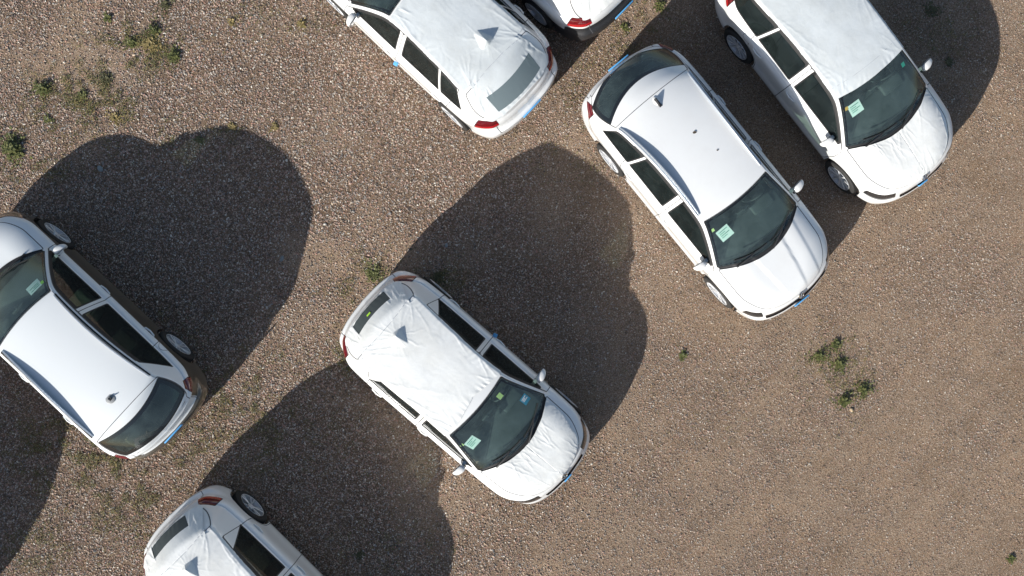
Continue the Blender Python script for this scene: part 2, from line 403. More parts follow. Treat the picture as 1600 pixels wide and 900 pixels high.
def body_surf(q, nu=176, nv=92, nr=22):
    P, us, tv, s0, s1 = coons(q, nu, nv); z = q['topz'](P[..., 0], P[..., 1])
    # boundary must sit on the band's top row
    V = np.dstack([P, z]).reshape(-1, 3)
    ID = np.arange((nu + 1) * (nv + 1)).reshape(nu + 1, nv + 1)
    F = [(int(ID[i, j]), int(ID[i+1, j]), int(ID[i+1, j+1]), int(ID[i, j+1])) for i in range(nu) for j in range(nv)]
    lab = ['top'] * len(F)
    # closed perimeter, starting rear centre, going along +y side to the front, back on -y
    tot = q['tot']; hv = nv // 2
    per, ids, sgn = [], [], []
    for j in range(hv, nv + 1): per.append(s0 * abs(tv[j])); ids.append(ID[0, j]); sgn.append(1)
    for i in range(1, nu + 1): per.append(s0 + (s1 - s0) * us[i]); ids.append(ID[i, nv]); sgn.append(1)
    for j in range(nv - 1, -1, -1): per.append(tot - (tot - s1) * abs(tv[j])); ids.append(ID[nu, j]); sgn.append(1 if tv[j] >= 0 else -1)
    for i in range(nu - 1, -1, -1): per.append(s0 + (s1 - s0) * us[i]); ids.append(ID[i, 0]); sgn.append(-1)
    for j in range(1, hv): per.append(s0 * abs(tv[j])); ids.append(ID[0, j]); sgn.append(-1)
    per = np.array(per); sgn = np.array(sgn); n = len(per)
    V[ids, 2] = q['band'](per, 0.0)[:, 2]
    prev = list(map(int, ids)); add = []; cnt = len(V)
    for r in range(1, nr + 1):
        B = q['band'](per, (r / nr)); B[:, 1] *= sgn; add.append(B); cur = list(range(cnt, cnt + n)); cnt += n
        for k in range(n):
            k2 = (k + 1) % n; F.append((prev[k], prev[k2], cur[k2], cur[k])); lab.append('band')
        prev = cur
    V = np.vstack([V] + add)
    N = grid_normals(V, F)
    # orient: up on top
    Fa = np.array(F)
    if N[ID[nu // 2, nv // 2], 2] < 0: N = -N; F = [f[::-1] for f in F]
    return Surf(V, N, F, lab)

# ------------------------------------------------------------------ wheels
def wheel_meshes(style, r=.325):
    bm = bmesh.new(); w = .105
    prof = [(r*.66, -w*.9), (r*.80, -w*1.02), (r*.93, -w*.98), (r*.985, -w*.8), (r, -w*.45), (r, w*.45), (r*.985, w*.8), (r*.93, w*.98), (r*.80, w*1.02), (r*.66, w*.9)]
    lathe(bm, prof, 48, closed=False)
    for k in range(60):   # tread blocks
        a = 2*math.pi*k/60
        abox(bm, (math.cos(a)*r*1.003, 0, math.sin(a)*r*1.003), (.006, w*1.5, .018), Matrix.Rotation(-a, 3, 'Y'))
    me = bpy.data.meshes.new('tyre'); bmesh.ops.recalc_face_normals(bm, faces=bm.faces); bm.to_mesh(me); bm.free(); me.materials.append(M['rubber'])
    for p in me.polygons: p.use_smooth = True
    me.set_sharp_from_angle(angle=R(35))
    bm = bmesh.new(); ri = r * .70; f0 = w * .96
    lathe(bm, [(ri*.97, -w*.9), (ri*.90, -w*.5), (ri*.88, w*.2), (ri*.93, w*.6), (ri*.97, f0), (ri*1.02, f0+.006), (ri*1.03, f0)], 48)
    nf0 = len(bm.faces)
    ns = 5 if style == 'five' else 10
    for k in range(ns):
        a = 2*math.pi*k/ns
        pairs = [(-.13, .16), (.13, -.16)] if style == 'five' else [(0, 0)]
        for (o1, o2) in pairs:
            p0 = Vector((math.cos(a+o2*.4)*ri*.16, f0-.028, math.sin(a+o2*.4)*ri*.16)); p1 = Vector((math.cos(a+o1*1.35)*ri*.96, f0-.006, math.sin(a+o1*1.35)*ri*.96))
            dd = (p1-p0); m = (p0+p1)/2; x = dd.normalized(); y = Vector((0, 1, 0)); zz = x.cross(y).normalized(); y = zz.cross(x)
            rot = Matrix((x, y, zz)).transposed()
            abox(bm, m, (dd.length, .022, .020 if style == 'five' else .024), rot, .004, 1)
    lathe(bm, [(.001, f0-.008), (.026, f0-.008), (.031, f0-.014), (.052, f0-.018), (.062, f0-.03), (.062, f0-.06)], 24)
    mr = bpy.data.meshes.new('rim'); bmesh.ops.recalc_face_normals(bm, faces=bm.faces)
    bm.faces.ensure_lookup_table()
    bm.to_mesh(mr)
    bm.free(); mr.materials.append(M['alloy'])
    for p in mr.polygons: p.use_smooth = True
    mr.set_sharp_from_angle(angle=R(35))
    bm = bmesh.new(); lathe(bm, [(.001, f0-.09), (r*.42, f0-.09), (r*.42, f0-.10), (.001, f0-.10)], 32)
    lathe(bm, [(r*.42, f0-.12), (ri*.93, f0-.13)], 32)
    md = bpy.data.meshes.new('brake_disc'); bmesh.ops.recalc_face_normals(bm, faces=bm.faces); bm.to_mesh(md); bm.free(); md.materials.append(M['pocketshade'])
    return me, mr, md
WM = {'five': wheel_meshes('five'), 'ten': wheel_meshes('ten')}

# ------------------------------------------------------------------ shared little meshes
def mirror_mesh(s):
    bm = bmesh.new()
    r = bmesh.ops.create_uvsphere(bm, u_segments=20, v_segments=12, radius=1)
    for v in r['verts']:
        x, y, z = v.co
        p = lambda t, e: math.copysign(abs(t) ** e, t)
        x, y, z = p(x, .8), p(y, .75), p(z, .8)
        if x < -.25: x = -.25 - (abs(x) - .25) * .15    # flat rear with the glass
        yy = y * .105; xx = x * .085 * (1 - .25 * max(y, 0)); zz = z * .07 * (1 - .12 * y)
        v.co = (xx - .03 * (y + 1) * .5, s * yy, zz)
    abox(bm, (-.005, -s * .115, -.045), (.055, .09, .028), Matrix.Rotation(s * .25, 3, 'X'), .008, 1)
    return bm
def seat_bm(back_only=False, width=.50):
    bm = bmesh.new()
    abox(bm, (.06, 0, .46), (.52, width, .16), Matrix.Rotation(-.12, 3, 'Y'), .05, 3)
    abox(bm, (-.25, 0, .78), (.13, width * .95, .62), Matrix.Rotation(-.35, 3, 'Y'), .05, 3)
    abox(bm, (-.385, 0, 1.15), (.09, .25, .17), Matrix.Rotation(-.3, 3, 'Y'), .035, 3)
    tube(bm, [(-.35, .05, 1.0), (-.37, .05, 1.12)], .006, 6); tube(bm, [(-.35, -.05, 1.0), (-.37, -.05, 1.12)], .006, 6)
    return bm
def bench_bm():
    bm = bmesh.new()
    abox(bm, (.06, 0, .48), (.48, 1.22, .16), Matrix.Rotation(-.12, 3, 'Y'), .05, 3)
    abox(bm, (-.24, 0, .80), (.13, 1.20, .58), Matrix.Rotation(-.4, 3, 'Y'), .05, 3)
    for y in (-.38, 0, .38): abox(bm, (-.37, y, 1.10), (.08, .22, .13), Matrix.Rotation(-.3, 3, 'Y'), .03, 2)
    return bm

def locz(q, x, y): return float(q['topz'](np.array([x]), np.array([y]))[0])
def surf_frame(q, x, y, e=.01):
    """point and axes on the top surface"""
    f = lambda a, b: Vector((a, b, locz(q, a, b)))
    p = f(x, y); tx = (f(x + e, y) - f(x - e, y)).normalized(); ty = (f(x, y + e) - f(x, y - e)).normalized()
    n = tx.cross(ty).normalized(); ty = n.cross(tx)
    return p, tx, ty, n
def sticker(q, root, name, x, y, w_, h_, mat, rz=0, off=-.004, lines=0, notch=False, label=None, imat=None):
    """thin sheet following the glass, w_ along car length"""
    p, tx, ty, n = surf_frame(q, x, y); bm = bmesh.new()
    a = tx * math.cos(rz) + ty * math.sin(rz); b = -tx * math.sin(rz) + ty * math.cos(rz)
    NX = 4
    g = [[None] * (NX + 1) for _ in range(NX + 1)]
    def on(u, v, o):
        t = p + a * u + b * v; return Vector((t.x, t.y, locz(q, t.x, t.y))) + n * o
    for i in range(NX + 1):
        for j in range(NX + 1): g[i][j] = bm.verts.new(on((i / NX - .5) * w_, (j / NX - .5) * h_, off))
    for i in range(NX):
        for j in range(NX):
            if notch and i == NX - 1 and j < 2: continue
            bm.faces.new((g[i][j], g[i+1][j], g[i+1][j+1], g[i][j+1]))
    for f in bm.faces: f.material_index = 0
    for k in range(lines):
        u = (-.32 + .16 * k) * w_; v0, v1 = -.36 * h_, (.36 if k % 2 == 0 else .1) * h_
        vs = [bm.verts.new(on(uu, vv, off + .0015)) for uu, vv in ((u, v0), (u + .012, v0), (u + .012, v1), (u, v1))]
        f = bm.faces.new(vs); f.material_index = 1
    me = bpy.data.meshes.new(name); bm.to_mesh(me); bm.free()
    o = link(name, me, root, [mat, imat or M['ink']])
    if label: o['label'] = label
    return o

# ------------------------------------------------------------------ one car
def build_car(name, params, loc, heading, label, group=None, detail=True, tones=('white', 'white')):
    q = shape(params); h, w2 = q['h'], q['w2']; zsf, yT, xe, fsf = q['zsf'], q['yT'], q['xe'], q['fsf']
    root = empty(name, (*loc, 0), heading); tag(root, label, 'car', group)
    s = body_surf(q)
    X = lambda P: P[:, 0]; Y = lambda P: np.abs(P[:, 1]); Z = lambda P: P[:, 2]
    xf, xr, ra = q['xf'], q['xr'], q['ra']; zsill = q['zsill']
    arch = lambda P: ra - np.minimum(np.hypot(X(P) - xf, Z(P) - q['wr'] - .01), np.hypot(X(P) - xr, Z(P) - q['wr'] - .01))
    s.cut(lambda P: np.minimum(arch(P), Y(P) - .45), 'band', 'removed')
    tz = params.get('tone_z')
    if tz: s.cut(lambda P: tz(P, q), ('band', 'top'), tone=1)
    s.cut(lambda P: np.minimum(arch(P) + .045, Y(P) - .45), 'band', 'arch_trim' if params.get('arch_black') else 'arch_lip')
    # glass
    pil = q.get('pillar', .045)
    W = lambda P: np.minimum(np.minimum(-fsf(X(P), P[:, 1]) - pil, xe(X(P), P[:, 1]) - q['xh'] + .0), q['xc'] - .02 - xe(X(P), P[:, 1]))
    hoodback = lambda P: xe(X(P), P[:, 1]) - (q['xc'] + .035)
    s.cut(lambda P: W(P) + .016, 'top', 'window_seal'); s.cut(W, 'window_seal', 'windshield')
    s.cut(lambda P: np.where(W(P) > .002, .03 - W(P), -1) , 'windshield', tone=1)
    s.cut(lambda P: np.minimum(np.minimum(-fsf(X(P), P[:, 1]) + .03, -hoodback(P)), np.minimum(xe(X(P), P[:, 1]) - q['xc'] + .05, yT(X(P)) - .10 - Y(P))), 'top', 'cowl_panel')
    xqr, xrbt = q['xq'] - q.get('spoil', .03), q['xrb'] + q.get('rgb', .05)
    RW = lambda P: np.minimum(np.minimum(-fsf(X(P), P[:, 1]) - q.get('rpil', .06), xqr - xe(X(P), P[:, 1])), xe(X(P), P[:, 1]) - xrbt)
    s.cut(lambda P: RW(P) + .012, 'top', 'window_seal'); s.cut(RW, 'window_seal', 'rear_window')
    s.cut(lambda P: .045 - RW(P), 'rear_window', tone=1)
    xB = q['xB']; zb = lambda P: Z(P) - zsf(X(P)) - .05
    lean = lambda P, k: X(P) - k * (Z(P) - 1.0)
    up = lambda P: np.minimum(fsf(X(P), P[:, 1]) - .035, zb(P))
    rq = q.get('rear_glass_x', -1.20); rk = q.get('rear_lean', .45)
    wins = [('front_side_window', lambda P: np.minimum(np.minimum(q.get('fsw', .80) - lean(P, 0), up(P)), X(P) - xB - .075))]
    if q['quarter']:
        xQ = q['xQ']
        wins += [('rear_side_window', lambda P: np.minimum(np.minimum(xB - .085 - X(P), up(P)), lean(P, .25) - xQ - .045)),
                 ('quarter_window', lambda P: np.minimum(np.minimum(xQ - .035 - lean(P, .25), up(P)), lean(P, rk) - rq))]
    else:
        wins += [('rear_side_window', lambda P: np.minimum(np.minimum(xB - .085 - X(P), up(P)), lean(P, rk) - rq))]
    for nm, fld in wins:
        s.cut(lambda P: fld(P) + .022, 'top', 'side_seal'); s.cut(fld, 'side_seal', nm)
    # lamps, grille
    zl = q.get('hlz', .545); ly, lx = q.get('hly', .50), q.get('hlx', h - .50)
    HL = lambda P: np.minimum.reduce([Z(P) - (zl + .055), (zsf(X(P)) + .03) - Z(P), X(P) - lx - 1.0 * np.clip(.80 - Y(P), 0, 1) * .5, Y(P) - ly])
    HLr = lambda P: np.minimum(HL(P), zl + .155 + .06 * (Y(P) - .36) - Z(P))
    s.cut(lambda P: HLr(P) + .008, ('band', 'top'), 'lamp_seal'); s.cut(HLr, 'lamp_seal', 'headlight')
    s.cut(lambda P: np.minimum(Z(P) - zl - .075, Y(P) - .42), 'headlight', tone=1)
    if q.get('grille', True):
        G = lambda P: np.minimum.reduce([X(P) - (h - .40), zl + q.get('gtop', .075) - Z(P), Z(P) - (zl - .01), q.get('gy', .42) + 0 * X(P) - Y(P)])
        s.cut(G, ('band', 'top'), 'grille')
    G2 = lambda P: np.minimum.reduce([X(P) - (h - .22), .40 - Z(P), Z(P) - .27, .52 - Y(P)])
    s.cut(G2, 'band', 'lower_intake')
    tl = q.get('tl', dict(z0=.80, z1=.97, x1=-h + .42, y0=.56))
    TL = lambda P: np.minimum.reduce([Z(P) - tl['z0'] - q.get('dz', 0), tl['z1'] + q.get('dz', 0) - Z(P) - .10 * np.clip(Y(P) - .8, 0, 1), (tl['x1'] - X(P)) * .6 - .5 * (Z(P) - tl['z0'] - q.get('dz', 0)) * 0, Y(P) - tl['y0']])
    s.cut(lambda P: TL(P) + .006, ('band', 'top'), 'lamp_seal'); s.cut(TL, 'lamp_seal', 'taillight')
    s.cut(lambda P: np.minimum(Z(P) - (tl['z0'] + tl['z1']) / 2 - q.get('dz', 0) + .02, .012 + 0 * X(P)), 'taillight', tone=1)
    s.cut(lambda P: np.minimum.reduce([.40 - Z(P), Z(P) - .34, Y(P) - .50, -h + .16 - X(P)]), 'band', 'reflector')
    # panels
    body = ('band', 'top', 'arch_lip')
    hy = lambda P: (yT(X(P)) - q.get('hin', .085)) - Y(P)
    s.panel(lambda P: np.minimum.reduce([hoodback(P), hy(P), (h - .135) - X(P) - .22 * Y(P) ** 2]), ('top',), 'hood')
    fd, rd = q['fd'], q['rd']
    sidez = lambda P: np.minimum(Z(P) - zsill - .05, np.where(Z(P) > zsf(X(P)) - .01, fsf(X(P), P[:, 1]) - .012, 1.0))
    wband = lambda P: Y(P) - .55
    frontcut = lambda P: fd + .10 * np.clip(Z(P) - .60, 0, 1) * 0 - .22 * np.clip(Z(P) - .82, -1, .3) ** 2 - X(P)
    s.panel(lambda P: np.minimum.reduce([sidez(P), frontcut(P), X(P) - xB, wband(P)]), ('band', 'top', 'arch_lip'), 'front_door')
    s.panel(lambda P: np.minimum.reduce([sidez(P), xB - .0 - X(P), X(P) - rd + .15 * np.clip(Z(P) - .7, 0, 1), -arch(P) - .02, wband(P)]), ('band', 'top', 'arch_lip'), 'rear_door')
    s.panel(lambda P: .085 - np.hypot((X(P) - xr - .02) , (Z(P) - .84 - q.get('dz', 0))) + 0 * X(P) - np.where(P[:, 1] > 0, 1.0, 0.0), ('band',), 'fuel_flap', gap=.003)
    tgx = lambda P: np.where(Z(P) > 1.02 + q.get('dz', 0), 1, 0)
    s.panel(lambda P: np.minimum.reduce([q.get('tg_roof', q['xq'] + .10) - xe(X(P), P[:, 1] * q.get('tgb', .15)), np.where(Z(P) > zsf(X(P)) + .02, -fsf(X(P), P[:, 1]) - .012, .60 - Y(P)), Z(P) - .60]), ('band', 'top'), 'tailgate')
    s.panel(lambda P: np.minimum.reduce([-fsf(X(P), P[:, 1]) - .02, q['xh'] - .02 - xe(X(P), P[:, 1]), xe(X(P), P[:, 1] * q.get('tgb', .15)) - q.get('tg_roof', q['xq'] + .10) - .002]), ('top',), 'roof', gap=.002)
    white, low = M[tones[0]], M[tones[1]]
    mats = [white, low]
    ext = lambda nm, lb, mt, **k: s.extract(nm, lb, mt, root, **k)
    ext('body', ('band', 'top', 'arch_lip'), mats)
    ext('arch_trim', 'arch_trim', [M['black']], off=.008)
    ext('shut_line', 'shut_line', [M['gap']], off=-.002)
    hood = ext('hood', 'hood', mats); ext('tailgate', 'tailgate', mats); ext('roof', 'roof', mats)
    ws = ext('windshield', 'windshield', [M['glass'], M['frit']], off=-.003)
    rw = ext('rear_window', 'rear_window', [M['rglass'], M['frit']], off=-.003)
    if rw is None: print('no rear window', name)
    ext('cowl_panel', 'cowl_panel', [M['black']], off=-.012)
    for fr_ in (True, False): s.extract('window_seal', 'window_seal', [M['seal']], root, off=-.001, cond=(lambda c, fr_=fr_: (c[0] > -.6) == fr_))
    cuts = [9, xB] + ([q['xQ']] if q['quarter'] else []) + [-9]
    for sd in (1, -1):
        for k in range(len(cuts) - 1):
            s.extract('window_seal', 'side_seal', [M['seal']], root, off=-.001, side=sd, cond=(lambda c, k=k: cuts[k + 1] < c[0] - (.25 * (c[2] - 1) if k + 1 == 2 and q['quarter'] else 0) <= cuts[k] + (.3 if k == 2 else 0) and (k != 2 or c[0] - .25 * (c[2] - 1) <= cuts[k])))
    for sd in (1, -1):
        for fr_ in (True, False): s.extract('lamp_seal', 'lamp_seal', [M['seal']], root, off=-.001, side=sd, cond=(lambda c, fr_=fr_: (c[0] > 0) == fr_))
    ext('grille', 'grille', [M['gloss']], off=-.012); ext('lower_intake', 'lower_intake', [M['black']], off=-.006)
    ext('fuel_flap', 'fuel_flap', mats)
    doors = {}
    for sd in (1, -1):
        for dn in ('front_door', 'rear_door'):
            doors[dn, sd] = ext(dn, dn, mats, side=sd)
        for nm, _ in wins:
            par = doors.get(('front_door' if nm.startswith('front') else 'rear_door', sd)) if nm != 'quarter_window' else root
            s.extract(nm, nm, [M['sglass']], par or root, off=-.006, side=sd)
        ext('headlight', 'headlight', [M['lens'], M['lampdark']], off=.002, side=sd)
        ext('taillight', 'taillight', [M[q.get('tlm', ('red', 'reddark'))[0]], M[q.get('tlm', ('red', 'reddark'))[1]]], off=.004, side=sd)
        ext('rear_reflector', 'reflector', [M['reddark']], off=.002, side=sd)
    # inner lining, hiding paint seen through the glass
    s.extract('interior_lining', ('band', 'top', 'arch_lip', 'roof', 'tailgate', 'front_door', 'rear_door', 'shut_line', 'fuel_flap', 'hood', 'cowl_panel'),
              [M['interior']], root, off=-.03, disp=None, flip=True, cond=lambda c: c[2] > .35 and -h + .12 < c[0] < q['xc'] + .06)
    bm = bmesh.new()       # floor pan
    n = 40; ss_ = np.linspace(.0, q['tot'], n); O = q['band'](ss_, 1.0)[:, :2]
    pts = [(a * .985, b * .96 if abs(a) < h else b) for a, b in O] + [(a * .985, -b * .96) for a, b in O[::-1][1:-1]]
    inner = []
    def wellin(x, y):
        for wx in (xf, xr):
            if abs(x - wx) < ra + .02: return math.copysign(min(abs(y), w2 - .28), y)
        return y
    lo = [bm.verts.new((x, wellin(x, y), zsill - .02)) for x, y in pts]; bm.faces.new(lo)
    bmobj('underbody', bm, M['black'], root, False)
    for wx in (xf, xr):    # wheel wells
        for sd in (1, -1):
            bm = bmesh.new()
            pr = []
            for k in range(17):
                a = math.pi * k / 16 * 1.16 - .25
                pr.append((wx + math.cos(a) * (ra + .01), q['wr'] + .01 + math.sin(a) * (ra + .01)))
            A = [bm.verts.new((px, sd * (w2 - .035), pz)) for px, pz in pr]; B = [bm.verts.new((px, sd * (w2 - .30), pz)) for px, pz in pr]
            for k in range(16): bm.faces.new((A[k], A[k+1], B[k+1], B[k]))
            bm.faces.new(B)
            bmobj('wheel_well', bm, M['black'], root)
    # wheels
    me, mr_, md = WM[q.get('rim', 'five')]
    for wx in (xf, xr):
        for sd in (1, -1):
            we = empty('wheel', (wx, sd * (w2 - .095), q['wr']), 0); we.parent = root
            if sd < 0: we.rotation_euler = (0, 0, math.pi)
            spin = random.uniform(0, 6.28)
            for nm, mesh in (('tyre', me), ('rim', mr_), ('brake_disc', md)):
                o = bpy.data.objects.new(nm, mesh); COL.objects.link(o); o.parent = we; o.rotation_euler = (0, spin, 0)
    # mirrors
    for sd in (1, -1):
        mx = q['xmir']; yy = float(yT(np.array([mx]))[0])
        o = bmobj('door_mirror', mirror_mesh(sd), [M[q.get('mirror', 'white')]], root)
        o.location = (mx, sd * (yy + .10), float(zsf(np.array([mx]))[0]) + .10)
        bm = bmesh.new(); abox(bm, (-.052, 0, .0), (.004, .15, .10), None, .0015, 1)
        g = bmobj('mirror_glass', bm, M['chrome'], o); g.rotation_euler = (0, 0, sd * .12)
        bm = bmesh.new()   # black triangle at the mirror foot
        abox(bm, (0, 0, 0), (.10, .012, .05), None, .004, 1)
        b = bmobj('mirror_foot', bm, M['black'], root); b.location = (mx + .01, sd * (yy + .0), float(zsf(np.array([mx]))[0]) + .045)
        # handles
        for hx_, dn in ((xB + .14, 'front_door'), (rd + .18, 'rear_door')):
            zz = float(zsf(np.array([hx_]))[0]) - .085
            oy = float(q['outline'](np.array([0.0]))[0, 1]) if False else w2
            bm = bmesh.new()
            ys = w2 - .012
            tube(bm, [(hx_ + .10, sd * (ys - .012), zz), (hx_ + .085, sd * (ys + .018), zz), (hx_, sd * (ys + .030), zz), (hx_ - .085, sd * (ys + .018), zz), (hx_ - .10, sd * (ys - .012), zz)], .013, 8, 1.0)
            par = doors.get((dn, sd)) or root
            bmobj('door_handle', bm, M[q.get('handle', 'white')], par)
            bm = bmesh.new(); lathe(bm, [(.001, .004), (.05, .003), (.075, .0)], 20)
            c = bmobj('handle_recess', bm, M[q.get('recess', 'gap')] if q.get('recess') else white, par)
            c.location = (hx_, sd * (ys - .012), zz); c.scale = (1, sd * 1.5, .62)
    # wipers
    for (y0, y1, dx) in ((.08, .60, .0), (-.52, .02, .01)):
        bm = bmesh.new(); pts = []
        for t in np.linspace(0, 1, 8):
            yy = y0 + (y1 - y0) * t; xx = q['xc'] - .075 - .02 * t
            bow = q.get('bc', .46) * yy * yy; x_ = xx - bow; pts.append((x_, yy, locz(q, x_, yy) + .016))
        tube(bm, pts, .009, 6)
        pts2 = [(pts[0][0] + .11, y0 - .02, locz(q, pts[0][0] + .11, y0 - .02) + .004), (pts[3][0] + .03, pts[3][1], pts[3][2] + .02), (pts[4][0], pts[4][1], pts[4][2] + .008)]
        tube(bm, pts2, [.014, .010, .007], 6)
        bmobj('wiper', bm, M['black'], root)
    # interior
    fo = q['H'] - 1.47
    for sd in (1, -1):
        mt = M['seatlight'] if (sd in q.get('pale_seats', ())) else M['seat']
        o = bmobj('front_seat', seat_bm(), mt, root); o.location = (.10, sd * .36, fo * .6)
    o = bmobj('rear_seat', bench_bm(), M['seat'], root); o.location = (-.78, 0, fo * .6 + .02)
    bm = bmesh.new()
    dz_ = q['zc'] + q.get('dz', 0)
    abox(bm, (q['xc'] - .42, 0, dz_ - .16), (.52, 1.34, .20), Matrix.Rotation(.10, 3, 'Y'), .05, 3)
    abox(bm, (q['xc'] - .60, .36, dz_ - .05), (.20, .38, .09), Matrix.Rotation(.2, 3, 'Y'), .035, 3)
    abox(bm, (q['xc'] - .62, 0, dz_ - .28), (.25, .30, .45), None, .03, 2)
    bmobj('dashboard', bm, M['interior'], root)
    bm = bmesh.new(); ringp = []
    for k in range(24):
        a = 2 * math.pi * k / 24; ringp.append(Vector((0, .185 * math.cos(a), .185 * math.sin(a))))
    rg = []
    for k in range(24):
        c = ringp[k]; rad = c.normalized(); rr = [bm.verts.new(c + (rad * math.cos(b) + Vector((1, 0, 0)) * math.sin(b)) * .014) for b in [2*math.pi*j/6 for j in range(6)]]; rg.append(rr)
    for k in range(24):
        for j in range(6): bm.faces.new((rg[k][j], rg[(k+1) % 24][j], rg[(k+1) % 24][(j+1) % 6], rg[k][(j+1) % 6]))
    abox(bm, (.02, 0, 0), (.04, .13, .11), None, .02, 2); abox(bm, (.01, 0, 0), (.015, .36, .03), None, .004, 1)
    sw = bmobj('steering_wheel', bm, M['interior'], root); sw.location = (q['xc'] - .80, .36, dz_ - .08); sw.rotation_euler = (0, .45, 0)
    bm = bmesh.new(); abox(bm, (0, 0, 0), (.025, .22, .06), Matrix.Rotation(.3, 3, 'Y'), .01, 2)
    tube(bm, [(0, 0, .02), (.03, 0, .07)], .008, 6)
    rm = bmobj('rear_view_mirror', bm, M['interior'], root); rm.location = (q['xh'] + .16, 0, locz(q, q['xh'] + .16, 0) - .09)
    bm = bmesh.new(); abox(bm, (-h + .62, 0, .62 + fo * .5), (.62, 1.08, .03), None, .01, 1)
    bmobj('parcel_shelf', bm, M['interior'], root)
    # front emblem: ring with V over W strokes
    if q.get('emblem', True):
        ex = h - .10; bm = bmesh.new(); ez = locz(q, ex - .05, 0) + .012
        lathe(bm, [(.040, 0), (.045, .006), (.050, .006), (.055, 0)], 24, axis='z')
        for (a, b) in (((-.022, .042), (0, -.0)), ((.022, .042), (0, 0.)), ((-.036, .018), (-.018, -.036)), ((.036, .018), (.018, -.036)), ((-.018, -.036), (0, -.002)), ((.018, -.036), (0, -.002))):
            tube(bm, [(a[1], a[0], .004), (b[1], b[0], .004)], .0035, 4)
        em = bmobj('emblem', bm, M['chrome'], root)
        bm = bmesh.new(); lathe(bm, [(.001, .001), (.048, .001)], 24, axis='z'); bk = bmobj('emblem_disc', bm, M['gloss'], em)
        em.location = (ex - .02, 0, ez - .015 + q.get('emz', 0)); em.rotation_euler = (0, R(q.get('ema', 42)), 0)
    for sd in q.get('pads', ()):      # foam pad on the door edge
        bm = bmesh.new(); abox(bm, (0, 0, 0), (.07, .06, .05), Matrix.Rotation(.3, 3, 'Z'), .008, 2)
        o = bmobj('door_edge_pad', bm, M['blue'], root); o.location = (xB + .02, sd * (w2 + .022), .52); o['label'] = 'small blue foam pad on the door edge'
    # blue covered plates front and rear
    for sgn_, key in ((1, 'plate_f'), (-1, 'plate_r')):
        if q.get(key):
            yoff, zz, out = q[key]; bm = bmesh.new(); abox(bm, (0, 0, 0), (.022, (q.get('pfw', .16) if sgn_ > 0 else .38), .06), None, .005, 2)
            pl = bmobj('number_plate_holder', bm, M['blue'], root); pl.location = (sgn_ * (h + out), yoff, zz); pl['label'] = 'bright blue plastic plate holder'
    # antenna
    if q.get('antenna') == 'fin':
        bm = bmesh.new(); ax = q['ax']
        lathe(bm, [(.001, .02), (.04, .018), (.075, .004), (.08, 0)], 24, axis='z'); 
        bmv = bmobj('antenna_base', bm, white, root); bmv.location = (ax, 0, locz(q, ax, 0) - .006); bmv.scale = (1.3, .7, 1)
        bm = bmesh.new()
        prof = [(.09, 0, .030), (.05, .022, .026), (0, .045, .020), (-.05, .062, .012), (-.065, .05, .008), (-.07, 0, .024)]
        L_, R_ = [], []
        for (x_, z_, wd) in prof: L_.append(bm.verts.new((x_, wd if z_ == 0 else wd * .4, z_))); R_.append(bm.verts.new((x_, -wd if z_ == 0 else -wd * .4, z_)))
        bm.faces.new(L_); bm.faces.new(R_[::-1])
        for k in range(len(prof)): k2 = (k + 1) % len(prof); bm.faces.new((L_[k], R_[k], R_[k2], L_[k2]))
        o = bmobj('shark_fin_antenna', bm, M['gloss'], root); o.location = (ax, 0, locz(q, ax, 0) + .006)
    if q.get('antenna') == 'disc':
        bm = bmesh.new(); ax = q['ax']
        lathe(bm, [(.001, .006), (.062, .006), (.075, .0)], 28, axis='z'); o = bmobj('antenna_base', bm, M['greybase'], root); o.location = (ax, 0, locz(q, ax, 0))
        bm = bmesh.new(); lathe(bm, [(.001, .035), (.014, .034), (.026, .02), (.03, .002)], 18, axis='z'); tube(bm, [(0, 0, .02), (-.04, 0, .055)], [.012, .006], 8)
        o = bmobj('antenna_stub', bm, M['gloss'], root); o.location = (ax, 0, locz(q, ax, 0) + .004)
    # roof rails
    if q.get('rails'):
        for sd in (1, -1):
            bm = bmesh.new(); pts = []
            x0, x1 = q['rails']
            xsn = np.linspace(x0, x1, 26)
            for i, x_ in enumerate(xsn):
                ye = .75
                ys_ = np.linspace(.35, .80, 120); f = fsf(np.full(120, x_), ys_); ye = float(np.interp(0, f, ys_))
                y_ = (ye - .045) * sd; t = i / 25; lift = .056 * math.sin(math.pi * t) ** .8 if 0 < t < 1 else 0
                pts.append((x_, y_, locz(q, x_, y_) + .006 + lift))
            RV = []
            for i, (a_, b_, c_) in enumerate(pts):
                zb_ = locz(q, a_, b_) - .004; zt_ = c_ + .008; hw = .013
                RV.append([bm.verts.new(v_) for v_ in ((a_, b_ - hw * 1.2, zb_), (a_, b_ - hw, zt_ - .008), (a_, b_ - hw * .5, zt_), (a_, b_ + hw * .5, zt_), (a_, b_ + hw, zt_ - .008), (a_, b_ + hw * 1.2, zb_))])
            for A_, B_ in zip(RV, RV[1:]):
                for k in range(5): bm.faces.new((A_[k], B_[k], B_[k + 1], A_[k + 1]))
            bm.faces.new(RV[0]); bm.faces.new(RV[-1][::-1])
            bmobj('roof_rail', bm, M[q.get('railmat', 'rail')], root)
            bm = bmesh.new(); p2 = [(a, b, locz(q, a, b) + .002) for a, b, c in pts]
            tube(bm, [(a_, b_ + sd * .028, c_) for a_, b_, c_ in p2], .010, 6, .3); bmobj('rail_gasket', bm, M[q.get('gasket', 'rail')], root)
    return root, q, s

